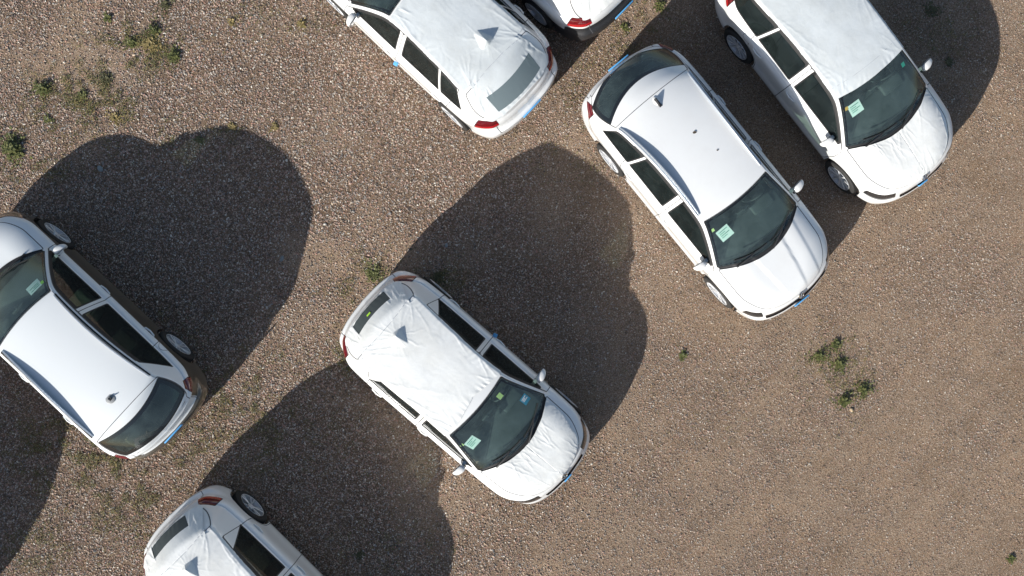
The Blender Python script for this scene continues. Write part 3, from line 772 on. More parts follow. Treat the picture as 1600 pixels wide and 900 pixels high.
# ------------------------------------------------------------------ fabric covers
def folds_disp(folds):
    def f(V):
        x, y = V[:, 0], V[:, 1]; wob = vnoise(x * 9 + 31, y * 9 + 7) * .03 + vnoise(x * 22 + 3, y * 22 + 17) * .012
        d = np.zeros(len(V))
        for (x0, y0, a, ln, wd, am) in folds:
            ca, sa = math.cos(a), math.sin(a); t = ((x - x0) * ca + (y - y0) * sa) / ln; u = -(x - x0) * sa + (y - y0) * ca + wob
            m = (t > 0) & (t < 1)
            if not m.any(): continue
            tt = np.clip(t, 0, 1); env = np.sin(np.pi * tt ** .6) ; wloc = wd * (.7 + .8 * tt)
            d += np.where(m, am * env * np.exp(-(u / wloc) ** 2), 0)
        return d
    return f
def cover_surface(q, nu=360, nv=170):
    P, us, tv, s0, s1 = coons(q, nu, nv, dense=False); z = q['topz'](P[..., 0], P[..., 1]); V = np.dstack([P, z]).reshape(-1, 3)
    ID = np.arange((nu + 1) * (nv + 1)).reshape(nu + 1, nv + 1)
    return V, ID, nu, nv
def make_covers(q, root, seed, roof=None, hood=None, labels=('', ''), tents=(), fringe=1.0):
    V, ID, nu, nv = cover_surface(q); x, y = V[:, 0], V[:, 1]; fsf, xe, yT, h = q['fsf'], q['xe'], q['yT'], q['h']
    rr = random.Random(seed)
    Fq = np.stack([ID[:-1, :-1], ID[1:, :-1], ID[1:, 1:], ID[:-1, 1:]], -1).reshape(-1, 4)
    N = grid_normals(V, Fq)
    if N[ID[nu // 2, nv // 2], 2] < 0: N = -N; Fq = Fq[:, ::-1]
    out = []
    for kind, fld, lab in (('roof', roof, labels[0]), ('hood', hood, labels[1])):
        if fld is None: continue
        val = fld(V); keep = (val[Fq] > -.03).any(axis=1)
        f0 = Fq[keep]; idx = np.unique(f0); mp = np.full(len(V), -1); mp[idx] = np.arange(len(idx)); f1 = mp[f0]
        s = Surf(V[idx], N[idx], [tuple(map(int, a)) for a in f1], ['c'] * len(f1))
        fr = lambda P, fld=fld: fld(P) + .008 * vnoise(P[:, 0] * 6 + seed, P[:, 1] * 6) + .003 * vnoise(P[:, 0] * 40, P[:, 1] * 40 + seed)
        s.cut(fr, 'c', 'cover')
        folds = []
        if kind == 'hood':
            xc = q['xc']
            for k in range(24):
                y0 = rr.uniform(-.62, .62); x0 = xc - q.get('bc', .46) * y0 * y0 + rr.uniform(.0, .05)
                folds.append((x0, y0, rr.gauss(0, .28) + y0 * -.5, rr.uniform(.18, .62), rr.uniform(.007, .016), rr.uniform(.004, .012)))
            for k in range(10):
                y0 = rr.uniform(-.5, .5); folds.append((h - .14 - .22 * y0 * y0, y0, math.pi + rr.gauss(0, .35), rr.uniform(.12, .45), rr.uniform(.007, .016), rr.uniform(.003, .008)))
            for sd in (1, -1):
                for k in range(7):
                    x0 = rr.uniform(1.05, h - .35); folds.append((x0, sd * (float(yT(np.array([x0]))[0]) - .10), -sd * math.pi / 2 + rr.gauss(0, .5), rr.uniform(.1, .35), rr.uniform(.006, .014), rr.uniform(.002, .007)))
        else:
            xq = q['xq']
            for sd in (1, -1):
                for k in range(9):
                    x0 = rr.uniform(xq + .05, -.1) ; folds.append((x0, sd * .60, rr.choice([1, 1, -1]) * rr.gauss(.22, .14) * -sd, rr.uniform(.3, 1.1), rr.uniform(.010, .022), rr.uniform(.003, .009)))
                for k in range(6):
                    folds.append((xq + rr.uniform(.0, .2), sd * .52, -sd * rr.uniform(.2, 1.3), rr.uniform(.25, .8), rr.uniform(.010, .02), rr.uniform(.004, .010)))
                for k in range(5):
                    folds.append((q['xh'] - .05, sd * rr.uniform(.40, .58), math.pi + sd * rr.uniform(.0, .8), rr.uniform(.15, .5), rr.uniform(.008, .018), rr.uniform(.003, .008)))
                for k in range(8):
                    folds.append((xq - rr.uniform(.02, .1), sd * rr.uniform(.3, .6), math.pi - sd * rr.gauss(.3, .4), rr.uniform(.12, .35), rr.uniform(.008, .018), rr.uniform(.005, .014)))
            for (tx, ty, th) in tents:
                for k in range(15):
                    a = k * 2 * math.pi / 15 + rr.gauss(0, .12); folds.append((tx + .04 * math.cos(a), ty + .04 * math.sin(a), a, rr.uniform(.16, .48), rr.uniform(.008, .014), rr.uniform(.003, .009)))
        fd = folds_disp(folds)
        def disp(P, fld=fld, kind=kind):
            d = fd(P) * (q.get('calm', .42) if kind == 'roof' else .34)
            e = np.clip(fld(P), 0, 1); ang = P[:, 0] * 1.3 + P[:, 1] * .8
            tang = np.where(np.abs(P[:, 1]) > .45, P[:, 0], P[:, 1])
            ph = tang * 60 + 9 * vnoise(P[:, 0] * 5 + seed, P[:, 1] * 5)
            d += fringe * .0055 * np.sin(ph) * np.exp(-e / .055) * (vnoise(P[:, 0] * 7 + 50, P[:, 1] * 7 + seed) + .6)
            d += .007 * vnoise(P[:, 0] * 3.2 + seed, P[:, 1] * 3.2) + .0025 * vnoise(P[:, 0] * 9 + seed, P[:, 1] * 6)
            d *= np.clip(e / .02, .25, 1)
            if kind == 'roof':
                for (tx, ty, th) in tents:
                    dx, dy = P[:, 0] - tx, P[:, 1] - ty
                    # pyramid over the antenna: steep behind, long slope to the front
                    rad = np.hypot(dx * .85, dy); d = d * np.clip((rad - .02) / .12, .1, 1)
                    pyr = np.minimum.reduce([1 - dx / .20, 1 + dx / .07 - np.abs(dy) / .30, 1 - np.abs(dy) / .115 - np.clip(dx, 0, 1) / .30])
                    d = d + th * np.clip(pyr, 0, 1) + .016 * np.exp(-(rad / .13) ** 2)
                for (sx_, kk_) in ((q['xq'] + .12, .0),):
                    d = d - .004 * np.exp(-((P[:, 0] - sx_ + .12 * P[:, 1] ** 2) / .006) ** 2)
            return d
        # mesh window region
        if kind == 'roof' and q.get('meshwin'):
            x0_, x1_, y_ = q['meshwin']
            MW = lambda P: np.minimum.reduce([xe(P[:, 0], P[:, 1]) - x0_, x1_ - xe(P[:, 0], P[:, 1]), y_ - np.abs(P[:, 1] - q.get('mwy', 0))])
            s.cut(MW, 'cover', 'mesh')
        if kind == 'roof':
            sm = q['xq'] + .12
            s.cut(lambda P: .005 - np.abs(P[:, 0] - sm + .12 * P[:, 1] ** 2), 'cover', tone=1)
        if kind == 'roof' and q.get('seam2'):
            s.cut(lambda P: .004 - np.abs(q['xh'] - q['seam2'] - xe(P[:, 0], P[:, 1])), 'cover', tone=1)
        off = .011
        nm = 'roof_cover' if kind == 'roof' else 'hood_cover'
        ce = empty(nm, root.location.copy(), root.rotation_euler.z); tag(ce, lab, 'car cover', 'fabric covers on the cars')
        o = s.extract('fabric_sheet', 'cover', [M[q.get('rcov', 'cover') if kind == 'roof' else 'cover'], M['seam']], ce, off=off, disp=disp)
        m2 = s.extract('mesh_window', 'mesh', [M[q.get('meshmat', 'mesh')]], ce, off=off - .001, disp=lambda P: disp(P) * .35)
        out.append(ce)
    return out

# ------------------------------------------------------------------ the cars
def W2(x, y): return (x, y)
roofA = lambda q, v=0.0, back=.0: (lambda P: np.minimum.reduce([.006 - q['fsf'](P[:, 0], P[:, 1]) + np.where(P[:, 0] < q['xq'], .5 * (q['xq'] - P[:, 0]), 0) * 0,
        q['xh'] + q.get('cfront', -.05) - v * np.clip(1 - np.abs(P[:, 1] - .08) / .50, 0, 1) - q['xe'](P[:, 0], P[:, 1]), P[:, 0] + q['h'] - .19 - back,
        .50 + .38 * np.clip(q['xq'] + .15 - P[:, 0], 0, 1) + np.where(P[:, 0] > q['xq'] + .15, .3, 0) - np.abs(P[:, 1])]))
hoodC = lambda q, n=.50: (lambda P: np.minimum.reduce([q['xe'](P[:, 0], P[:, 1]) - (q['xc'] + .03), (q['h'] - .125) - P[:, 0] - .30 * P[:, 1] ** 2,
        (q['yT'](P[:, 0]) - .125) - np.abs(P[:, 1]), (n + (q['h'] - .13 - P[:, 0]) * .28 + .02) - np.abs(P[:, 1])]))
def papers(q, root, items):
    for it in items: sticker(q, root, *it[:1], **it[1])

# A: centre hatchback with covers
GC = 'cars parked on the gravel lot'
pA = dict(H=1.49, pads=(1,), plate_f=(0, .55, -.035), emz=.0, xq=-1.62, xrb=-1.98, xh=.29, xc=1.19, xf=1.29, xr=-1.33, meshwin=(-1.94, -1.78, .35), ax=-1.35)
rA, qA, sA = build_car('hatchback_car', pA, (-.708, -1.571), R(-41.0), 'white hatchback in the middle of the lot, blue sticker on its windscreen', GC)
make_covers(qA, rA, 3, roofA(qA, .13), hoodC(qA), ('wrinkled white fabric cover over the roof of the central hatchback with blue windscreen sticker', 'creased white fabric cover on the bonnet of the central hatchback'), [(-1.30, .02, .07)])

# B: wagon with silver rails, no covers
pB = dict(pfw=.28, tl=dict(z0=.80, z1=.97, x1=-1.93, y0=.69), gy=.60,  gtop=.10, hly=.64, hlx=1.86, L=4.67, W=1.82, H=1.49, dz=.0, xf=1.43, xr=-1.26, xh=.41, xc=1.31, xq=-1.66, xrb=-2.26, tg_roof=-1.56, zc=.99, zrb=1.02, spoil=.22, rgb=.0, quarter=True, xQ=-1.02, rear_glass_x=-1.62, rear_lean=.55,
          rails=(-1.50, .22), antenna='fin', ax=-1.43, plate_f=(0, .55, -.02), plate_r=(.05, .85, -.03), br=.50, rdrop=.12, rim='five', emblem=True, emz=.01,
          creases=[(.30, .012, .014), (.58, .03, .012)], wr=.33, ra=.385, bh=.16, xmir=.86, rpil=.02, tail=-.07, xB=-.13, fsw=.95, fd=1.05, rd=-1.06, tgb=.3)
rB, qB, sB = build_car('estate_car', pB, (3.033, 1.60), R(-50.8), 'white uncovered estate car with silver roof rails and black shark fin antenna', GC)

# C: people carrier, upper right
pC = dict(calm=.3, rcov='cover_grey', seam2=.16, L=4.45, W=1.81, H=1.52, dz=.03, xf=1.36, xr=-1.255, xh=.34, xc=1.24, xq=-1.85, xrb=-2.08, plate_f=(0, .55, -.035), rim='ten', quarter=True, xQ=-1.14, xB=-.28, fsw=.86, fd=1.0, rd=-1.15, xmir=.74, rear_glass_x=-1.80, cfront=.02, meshwin=(-2.06, -1.9, .33), ax=-1.4)
rC, qC, sC = build_car('people_carrier', pC, (5.03, 3.36), R(-52.1), 'tall white people carrier cut by the top edge at right, orange tab on windscreen', GC)
make_covers(qC, rC, 11, roofA(qC, 0.0), hoodC(qC), ('greyish white fabric cover pulled smoothly over the roof of the upper right people carrier', 'creased white fabric cover on the bonnet of the upper right people carrier'), [(-1.4, 0, .06)], fringe=.6)

# D: brown car with white film, left
pD = dict(tl=dict(z0=.80, z1=.97, x1=-1.83, y0=.69), L=4.46, W=1.82, H=1.55, dz=.02, xf=1.335, xr=-1.255, xh=.44, xc=1.31, xq=-1.66, xrb=-2.10, tg_roof=-1.58, spoil=.08, rgb=.0, rear_glass_x=-1.55, rear_lean=.75, rails=(-1.50, .30), antenna='disc', ax=-1.32, plate_r=(.0, .80, .0),
          railmat='rail', gasket='seal', arch_black=False, mirror='film', handle='film', recess='film', xmir=.88, xB=-.12, fsw=.98, fd=1.05, rd=-1.10, br=.34, rdrop=.11, rpil=.03, pale_seats=(-1,), tail=-.05,
          tone_z=lambda P, q: np.minimum(q['zsf'](P[:, 0]) - .075 - P[:, 2] + .0 - np.where((P[:, 0] < -q['h'] + .35) & (np.abs(P[:, 1]) < .62), .20, 0), 1.0))
rD, qD, sD = build_car('two_tone_car', pD, (-6.80, -.71), R(137.3), 'olive brown car with white film over its bonnet, roof and shoulders', GC, tones=('film', 'brown'))

# E: top centre SUV with cover
pE = dict(meshmat='mesh_light', rcov='cover_grey', pads=(1,), xB=-.14, L=4.30, W=1.83, H=1.54, dz=.03, xf=1.29, xr=-1.29, xh=.25, xc=1.15, xq=-1.50, xrb=-1.99, plate_r=(0, .62, .0), quarter=True, xQ=-1.00, rear_glass_x=-1.42, rear_lean=.5, meshwin=(-1.93, -1.68, .45), ax=-1.3)
rE, qE, sE = build_car('covered_suv', pE, (-1.25, 4.25), R(136.6), 'white sport utility car at the top edge with a long dark mesh rear panel', GC)
make_covers(qE, rE, 21, roofA(qE, 0.0), None, ('white fabric cover with the longest dark mesh panel and a sharp tented bump, top edge', ''), [(-1.10, -.10, .10)])

# F: SUV with black lower body, top
pF = dict(L=4.60, W=1.84, H=1.62, dz=.06, xf=1.34, xr=-1.32, xh=.25, xc=1.15, xq=-1.75, xrb=-2.1, plate_r=(0, .62, .01), arch_black=True, ax=-1.3, rim='five',
          tone_z=lambda P, q: np.maximum(.62 - P[:, 2], np.minimum(.80 - P[:, 2], -q['h'] + .45 - P[:, 0])))
rF, qF, sF = build_car('black_trimmed_suv', pF, (.07, 5.90), R(136.0), 'white sport utility car with black bumper and sills, only its rear corner visible', GC, tones=('white', 'black'))
make_covers(qF, rF, 31, roofA(qF, 0.0, -.05), None, ('white fabric cover over the tailgate of the black-bumpered car at the top edge', ''), [(-1.3, 0, .07)])

# G: bottom hatchback
pG = dict(pA); pG.update(plate_f=None, pads=())
rG, qG, sG = build_car('hatchback_car', pG, (-3.79, -5.0), R(-45.0), 'white hatchback cut by the bottom edge, only its rear half in view', GC)
make_covers(qG, rG, 41, roofA(qG, .08), hoodC(qG), ('white fabric cover with tented bump over the roof of the hatchback at the bottom edge', 'white fabric cover on the bonnet of the bottom hatchback'), [(-1.30, .0, .08)])

# H: car beyond the left edge, whose shadow reaches into view
rH, qH, sH = build_car('hatchback_car', dict(H=1.50), (-10.58, -4.12), R(137.0), 'white car past the left edge, its shadow falling into the lower left corner', GC)

# stickers and papers behind the windscreens
def onglass(q, root, par):
    for o in root.children:
        if o.name.startswith('windshield'): return o
gA, gB, gC, gD = (onglass(None, r, None) for r in (rA, rB, rC, rD))
I = M['ink']
sticker(qA, gA, 'paper_notice', .56, -.45, .18, .19, M['paper'], .10, lines=4)
sticker(qA, gA, 'sticker', .47, -.58, .05, .05, M['yellow'])
sticker(qA, gA, 'sticker', .41, .34, .09, .08, M['yellow'], label='yellow green square sticker')
sticker(qA, gA, 'sticker', .74, .53, .15, .13, M['cyan'], label='blue sticker with a white corner', lines=3, imat=M['whites'])
cA = [o for o in bpy.data.objects if o.name.startswith('roof_cover')][0]
sticker(qA, cA, 'sticker', -1.835, -.04, .035, .075, M['lime'], off=.016)
sticker(qB, gB, 'paper_notice', .68, -.42, .21, .21, M['paper'], .12, lines=4)
sticker(qB, gB, 'sticker', .53, -.55, .05, .06, M['yellow'])
sticker(qC, gC, 'paper_notice', .58, -.43, .20, .20, M['paper'], .05, lines=4)
sticker(qC, gC, 'sticker', .50, -.56, .055, .08, M['orange'], label='orange tab')
sticker(qC, gC, 'sticker', .50, .50, .07, .06, M['green'], label='green round sticker')
sticker(qD, gD, 'paper_notice', .64, -.40, .17, .22, M['paper'], .1, lines=3)
sticker(qD, gD, 'sticker', .60, -.53, .06, .05, M['lime'])

# ------------------------------------------------------------------ ground
def ground_material():
    m, t, b = newmat('gravelly_soil'); nd = t.nodes; lk = t.links
    tc = nd.new("ShaderNodeTexCoord"); P = tc.outputs["Object"]
    def noise(sc, det=8, ro=.6, dist=0, vec=P):
        n = nd.new("ShaderNodeTexNoise"); n.inputs["Scale"].default_value = sc; n.inputs["Detail"].default_value = det; n.inputs["Roughness"].default_value = ro; n.inputs["Distortion"].default_value = dist; lk.new(vec, n.inputs["Vector"]); return n
    def ramp(src, stops):
        r = nd.new("ShaderNodeValToRGB"); cr = r.color_ramp
        while len(cr.elements) < len(stops): cr.elements.new(.5)
        for e, (p, c) in zip(cr.elements, stops): e.position = p; e.color = (*c, 1)
        lk.new(src, r.inputs[0]); return r
    def mix(a, bb, f, bt='MIX'):
        x = nd.new("ShaderNodeMix"); x.data_type = 'RGBA'; x.blend_type = bt
        for i, v in ((6, a), (7, bb), (0, f)):
            if hasattr(v, 'is_output') or hasattr(v, 'links'): lk.new(v, x.inputs[i])
            else: x.inputs[i].default_value = v if i == 0 else (*v, 1)
        return x.outputs[2]
    big = noise(.35, 5, .55); base = ramp(big.outputs[0], [(.35, (0.220, 0.153, 0.104)), (.5, (0.270, 0.193, 0.133)), (.65, (0.310, 0.228, 0.158))])
    mid = noise(2.2, 9, .7); c1 = mix(base.outputs[0], ramp(mid.outputs[0], [(.3, (.78, .76, .74)), (.5, (1, 1, 1)), (.7, (1.12, 1.10, 1.08))]).outputs[0], 1.0, 'MULTIPLY')
    # pebbles at two sizes
    h = None; col = c1
    for (sc, amt) in ((80, .62), (150, .62)):
        v = nd.new("ShaderNodeTexVoronoi"); v.inputs["Scale"].default_value = sc; lk.new(P, v.inputs["Vector"]); v.feature = 'F1'
        sepc = nd.new("ShaderNodeSeparateColor"); lk.new(v.outputs["Color"], sepc.inputs[0])
        pc = ramp(sepc.outputs[0], [(0, (.055, .045, .038)), (.2, (.15, .11, .08)), (.42, (.28, .20, .14)), (.62, (.38, .255, .18)), (.8, (.36, .32, .27)), (.93, (.50, .43, .35)), (1, (.7, .65, .58))])
        col = mix(col, pc.outputs[0], amt)
        dk = ramp(v.outputs["Distance"], [(.25, (1, 1, 1)), (.75, (.45, .42, .40))])
    pat = noise(.9, 6, .65, .6); pr = ramp(pat.outputs[0], [(.34, (.88, .84, .79)), (.48, (1, 1, 1)), (.62, (1.07, 1.04, 1.0))]); col = mix(col, pr.outputs[0], 1.0, 'MULTIPLY')
    # tyre tracks sweeping across the right
    mp = nd.new("ShaderNodeMapping"); mp.inputs["Rotation"].default_value = (0, 0, R(-42)); lk.new(P, mp.inputs["Vector"])
    mp2 = nd.new("ShaderNodeMapping"); mp2.inputs["Scale"].default_value = (.22, 4.0, 1); lk.new(mp.outputs[0], mp2.inputs["Vector"])
    st = noise(1.5, 6, .7, 1.0, mp2.outputs[0])
    sp = nd.new("ShaderNodeSeparateXYZ"); lk.new(P, sp.inputs[0])
    right = nd.new("ShaderNodeMapRange"); right.inputs[1].default_value = 0; right.inputs[2].default_value = 7; lk.new(sp.outputs[0], right.inputs[0])
    sr = ramp(st.outputs[0], [(.36, (.92, .91, .90)), (.5, (1, 1, 1)), (.64, (1.07, 1.06, 1.05))])
    col = mix(col, mix((1, 1, 1), sr.outputs[0], right.outputs[0]), 1.0, 'MULTIPLY')
    # soil turns darker in the gaps between dense stones; open sandy patches stay paler
    an = nd.new("ShaderNodeAttribute"); an.attribute_name = 'stoniness'; sd_ = ramp(an.outputs["Fac"], [(.25, (1.0, .95, .88)), (.6, (.92, .86, .79)), (1, (.62, .555, .49))])
    col = mix(col, sd_.outputs[0], 1.0, 'MULTIPLY')
    lk.new(col, b.inputs["Base Color"]); b.inputs["Roughness"].default_value = .92; b.inputs["Specular IOR Level"].default_value = .25
    bp = nd.new("ShaderNodeBump"); bp.inputs["Strength"].default_value = .8; bp.inputs["Distance"].default_value = .02
    n1 = noise(14, 12, .75); lk.new(n1.outputs[0], bp.inputs["Height"])
    v2 = nd.new("ShaderNodeTexVoronoi"); v2.inputs["Scale"].default_value = 95; lk.new(P, v2.inputs["Vector"])
    inv = nd.new("ShaderNodeMath"); inv.operation = 'SUBTRACT'; inv.inputs[0].default_value = 1; lk.new(v2.outputs["Distance"], inv.inputs[1])
    bp2 = nd.new("ShaderNodeBump"); bp2.inputs["Strength"].default_value = 1.0; bp2.inputs["Distance"].default_value = .008; lk.new(inv.outputs[0], bp2.inputs["Height"]); lk.new(bp.outputs[0], bp2.inputs["Normal"])
    lk.new(bp2.outputs[0], b.inputs["Normal"])
    return m
def ground_h(x, y):
    k = sstep(14, 11, np.abs(x)) * sstep(10, 8, np.abs(y))
    r = x * math.cos(R(42)) + y * math.sin(R(42)); t = -x * math.sin(R(42)) + y * math.cos(R(42))
    z = .020 * vnoise(x * .8 + 9, y * .8 + 4) + .012 * vnoise(x * 2.7, y * 2.7 + 40) + .006 * vnoise(x * 8, y * 8 + 11)
    tr = sstep(0, 6, x - .4 * y) * (.007 * vnoise(r * .3 + 3, t * 2.1 + 70) + .004 * vnoise(r * .5 + 30, t * 5.2 + 7)) * (.6 + 1.6 * vnoise(x * .5, y * .5 + 90))
    return (z + tr - .026) * k
def coarse(x, y): return np.clip(.92 - .05 * (x + 2) - .45 * sstep(-5.0, -7.5, x) * sstep(2.3, 4.0, y) + .9 * vnoise(x * .6 + 3, y * .6) + .8 * vnoise(x * 1.7 + 13, y * 1.7), .12, 1)
def track(x, y):
    up = sstep(.5, 2.5, y); a = R(42)
    wx = x + .5 * vnoise(x * .3, y * .3 + 60)
    t1 = -wx * math.sin(a) + y * math.cos(a) + .03 * (x - 3) ** 2; t2 = wx * math.sin(R(38)) + y * math.cos(R(38))
    n1 = vnoise(x * .25 + 3, t1 * 2.4 + 70) + .9 * vnoise(x * .4 + 30, t1 * 7 + 7); n2 = vnoise(x * .25 + 3, t2 * 2.6 + 20) + .9 * vnoise(x * .4 + 30, t2 * 7 + 7)
    return (n1 * (1 - up) + n2 * up) * sstep(2.0, 6.0, x - .35 * y)
def edge_fade(x, y): return sstep(11.5, 8.8, np.abs(x)) * sstep(7.5, 5.0, np.abs(y))
def gdens(x, y): return np.clip(coarse(x, y) + .60 * track(x, y) + .10 * sstep(0, 4, x) - .05 * sstep(3, 7, x), .25, 1)
def build_ground():
    xs = np.concatenate([[-120, -60, -30, -18], np.linspace(-14, 14, 400), [18, 30, 60, 120]]); ys = np.concatenate([[-120, -60, -25, -14], np.linspace(-10, 10, 290), [14, 25, 60, 120]])
    GX, GY = np.meshgrid(xs, ys, indexing='ij'); V = np.stack([GX, GY, ground_h(GX, GY)], -1).reshape(-1, 3)
    n, m_ = len(xs), len(ys); ID = np.arange(n * m_).reshape(n, m_)
    F = np.stack([ID[:-1, :-1], ID[1:, :-1], ID[1:, 1:], ID[:-1, 1:]], -1).reshape(-1, 4)
    me = bpy.data.meshes.new('ground'); me.vertices.add(len(V)); me.vertices.foreach_set('co', V.ravel())
    me.loops.add(F.size); me.loops.foreach_set('vertex_index', F.ravel().astype(np.int32)); me.polygons.add(len(F))
    me.polygons.foreach_set('loop_start', np.arange(0, F.size, 4, dtype=np.int32)); me.polygons.foreach_set('use_smooth', [True] * len(F)); me.update(); me.validate()
    at = me.attributes.new('stoniness', 'FLOAT', 'POINT'); at.data.foreach_set('value', ((gdens(V[:, 0], V[:, 1]) * (1 - .75 * sstep(-1, 4, V[:, 0])) + .75 * sstep(-1, 4, V[:, 0]) * .62) * (.4 + .6 * edge_fade(V[:, 0], V[:, 1]))).astype(np.float32))
    o = link('ground', me, None, [ground_material()]); tag(o, 'dry brown gravelly ground of the car lot', None, kind='structure'); return o
ground = build_ground()

# gravel stones: real stones scattered as points (one heap nobody could count)
def stone_mat():
    m, t, b = newmat('stone'); nd, lk = t.nodes, t.links
    oi = nd.new("ShaderNodeObjectInfo"); r = nd.new("ShaderNodeValToRGB"); cr = r.color_ramp
    stops = [(0, (.05, .042, .038)), (.13, (.12, .095, .08)), (.25, (.27, .19, .14)), (.35, (.43, .235, .18)), (.44, (.20, .205, .205)), (.54, (.44, .33, .24)), (.63, (.35, .21, .165)), (.72, (.30, .30, .29)), (.81, (.52, .42, .31)), (.89, (.46, .31, .25)), (.95, (.56, .52, .45)), (1, (.72, .67, .59))]
    while len(cr.elements) < len(stops): cr.elements.new(.5)
    for e, (p, c) in zip(cr.elements, stops): e.position = p; e.color = (*c, 1)
    lk.new(oi.outputs["Random"], r.inputs[0]); 
    # stones on the driven right-hand side are caked with pale dust
    sp = nd.new("ShaderNodeSeparateXYZ"); lk.new(oi.outputs["Location"], sp.inputs[0]); mr = nd.new("ShaderNodeMapRange")
    mr.inputs[1].default_value = -1.5; mr.inputs[2].default_value = 4; mr.inputs[3].default_value = .05; mr.inputs[4].default_value = .22; lk.new(sp.outputs[0], mr.inputs[0])
    mx = nd.new("ShaderNodeMix"); mx.data_type = 'RGBA'; lk.new(mr.outputs[0], mx.inputs[0]); lk.new(r.outputs[0], mx.inputs[6]); mx.inputs[7].default_value = (.285, .208, .142, 1)
    lk.new(mx.outputs[2], b.inputs["Base Color"]); b.inputs["Roughness"].default_value = .8
    return m
SM = stone_mat()
def stone_protos():
    c = bpy.data.collections.new('stone_shapes')
    for k in range(4):
        bm = bmesh.new(); bmesh.ops.create_icosphere(bm, subdivisions=1, radius=1)
        sc = (random.uniform(.9, 1.3), random.uniform(.6, .9), random.uniform(.45, .7))
        for v in bm.verts: v.co = Vector((v.co.x * sc[0], v.co.y * sc[1], v.co.z * sc[2])) * random.uniform(.8, 1.2)
        me = bpy.data.meshes.new('stone'); bm.to_mesh(me); bm.free(); me.materials.append(SM)
        o = bpy.data.objects.new('stone_shape', me); c.objects.link(o)
    return c
def scatter(name, n, size, label, densf, seed, coll):
    g = np.random.default_rng(seed); pts = []
    n = int(n * 1.26); x = g.uniform(-11.5, 11.5, n); y = g.uniform(-7.5, 7.5, n)
    k = g.random(n) < densf(x, y) * edge_fade(x, y); x, y = x[k], y[k]; sz = (size[0] + (size[1] - size[0]) * g.random(len(x)) ** 2.0) * (1 - .22 * sstep(-1.5, 3.5, x))
    V = np.stack([x, y, ground_h(x, y) + sz * .12], 1)
    me = bpy.data.meshes.new(name); me.vertices.add(len(V)); me.vertices.foreach_set('co', V.ravel())
    a = me.attributes.new('psize', 'FLOAT', 'POINT'); a.data.foreach_set('value', sz.astype(np.float32))
    r3 = me.attributes.new('prot', 'FLOAT_VECTOR', 'POINT'); rr = np.stack([g.uniform(-.5, .5, len(x)), g.uniform(-.5, .5, len(x)), g.uniform(0, 6.28, len(x))], 1); r3.data.foreach_set('vector', rr.ravel().astype(np.float32))
    o = link(name, me, None, []); tag(o, label, None, kind='stuff')
    ng = bpy.data.node_groups.new(name + '_nodes', 'GeometryNodeTree'); ng.interface.new_socket('Geometry', in_out='INPUT', socket_type='NodeSocketGeometry'); ng.interface.new_socket('Geometry', in_out='OUTPUT', socket_type='NodeSocketGeometry')
    N_, L_ = ng.nodes, ng.links; gi = N_.new('NodeGroupInput'); go = N_.new('NodeGroupOutput')
    ci = N_.new('GeometryNodeCollectionInfo'); ci.inputs['Collection'].default_value = coll; ci.inputs['Separate Children'].default_value = True; ci.inputs['Reset Children'].default_value = True
    ip = N_.new('GeometryNodeInstanceOnPoints'); ip.inputs['Pick Instance'].default_value = True
    na = N_.new('GeometryNodeInputNamedAttribute'); na.data_type = 'FLOAT'; na.inputs[0].default_value = 'psize'
    nr = N_.new('GeometryNodeInputNamedAttribute'); nr.data_type = 'FLOAT_VECTOR'; nr.inputs[0].default_value = 'prot'
    L_.new(gi.outputs[0], ip.inputs['Points']); L_.new(ci.outputs[0], ip.inputs['Instance']); L_.new(na.outputs[0], ip.inputs['Scale']); L_.new(nr.outputs[0], ip.inputs['Rotation']); L_.new(ip.outputs[0], go.inputs[0])
    md = o.modifiers.new('scatter', 'NODES'); md.node_group = ng
    return o
PC = stone_protos()
scatter('gravel', 820000, (.0055, .0172), 'small mixed gravel lying over the whole lot', gdens, 5, PC)
scatter('pebbles', 9000, (.014, .026), 'larger grey and pink pebbles lying among the gravel', lambda x, y: np.clip(.6 - .06 * x + 1.2 * vnoise(x * .9, y * .9 + 5), .03, 1), 6, PC)

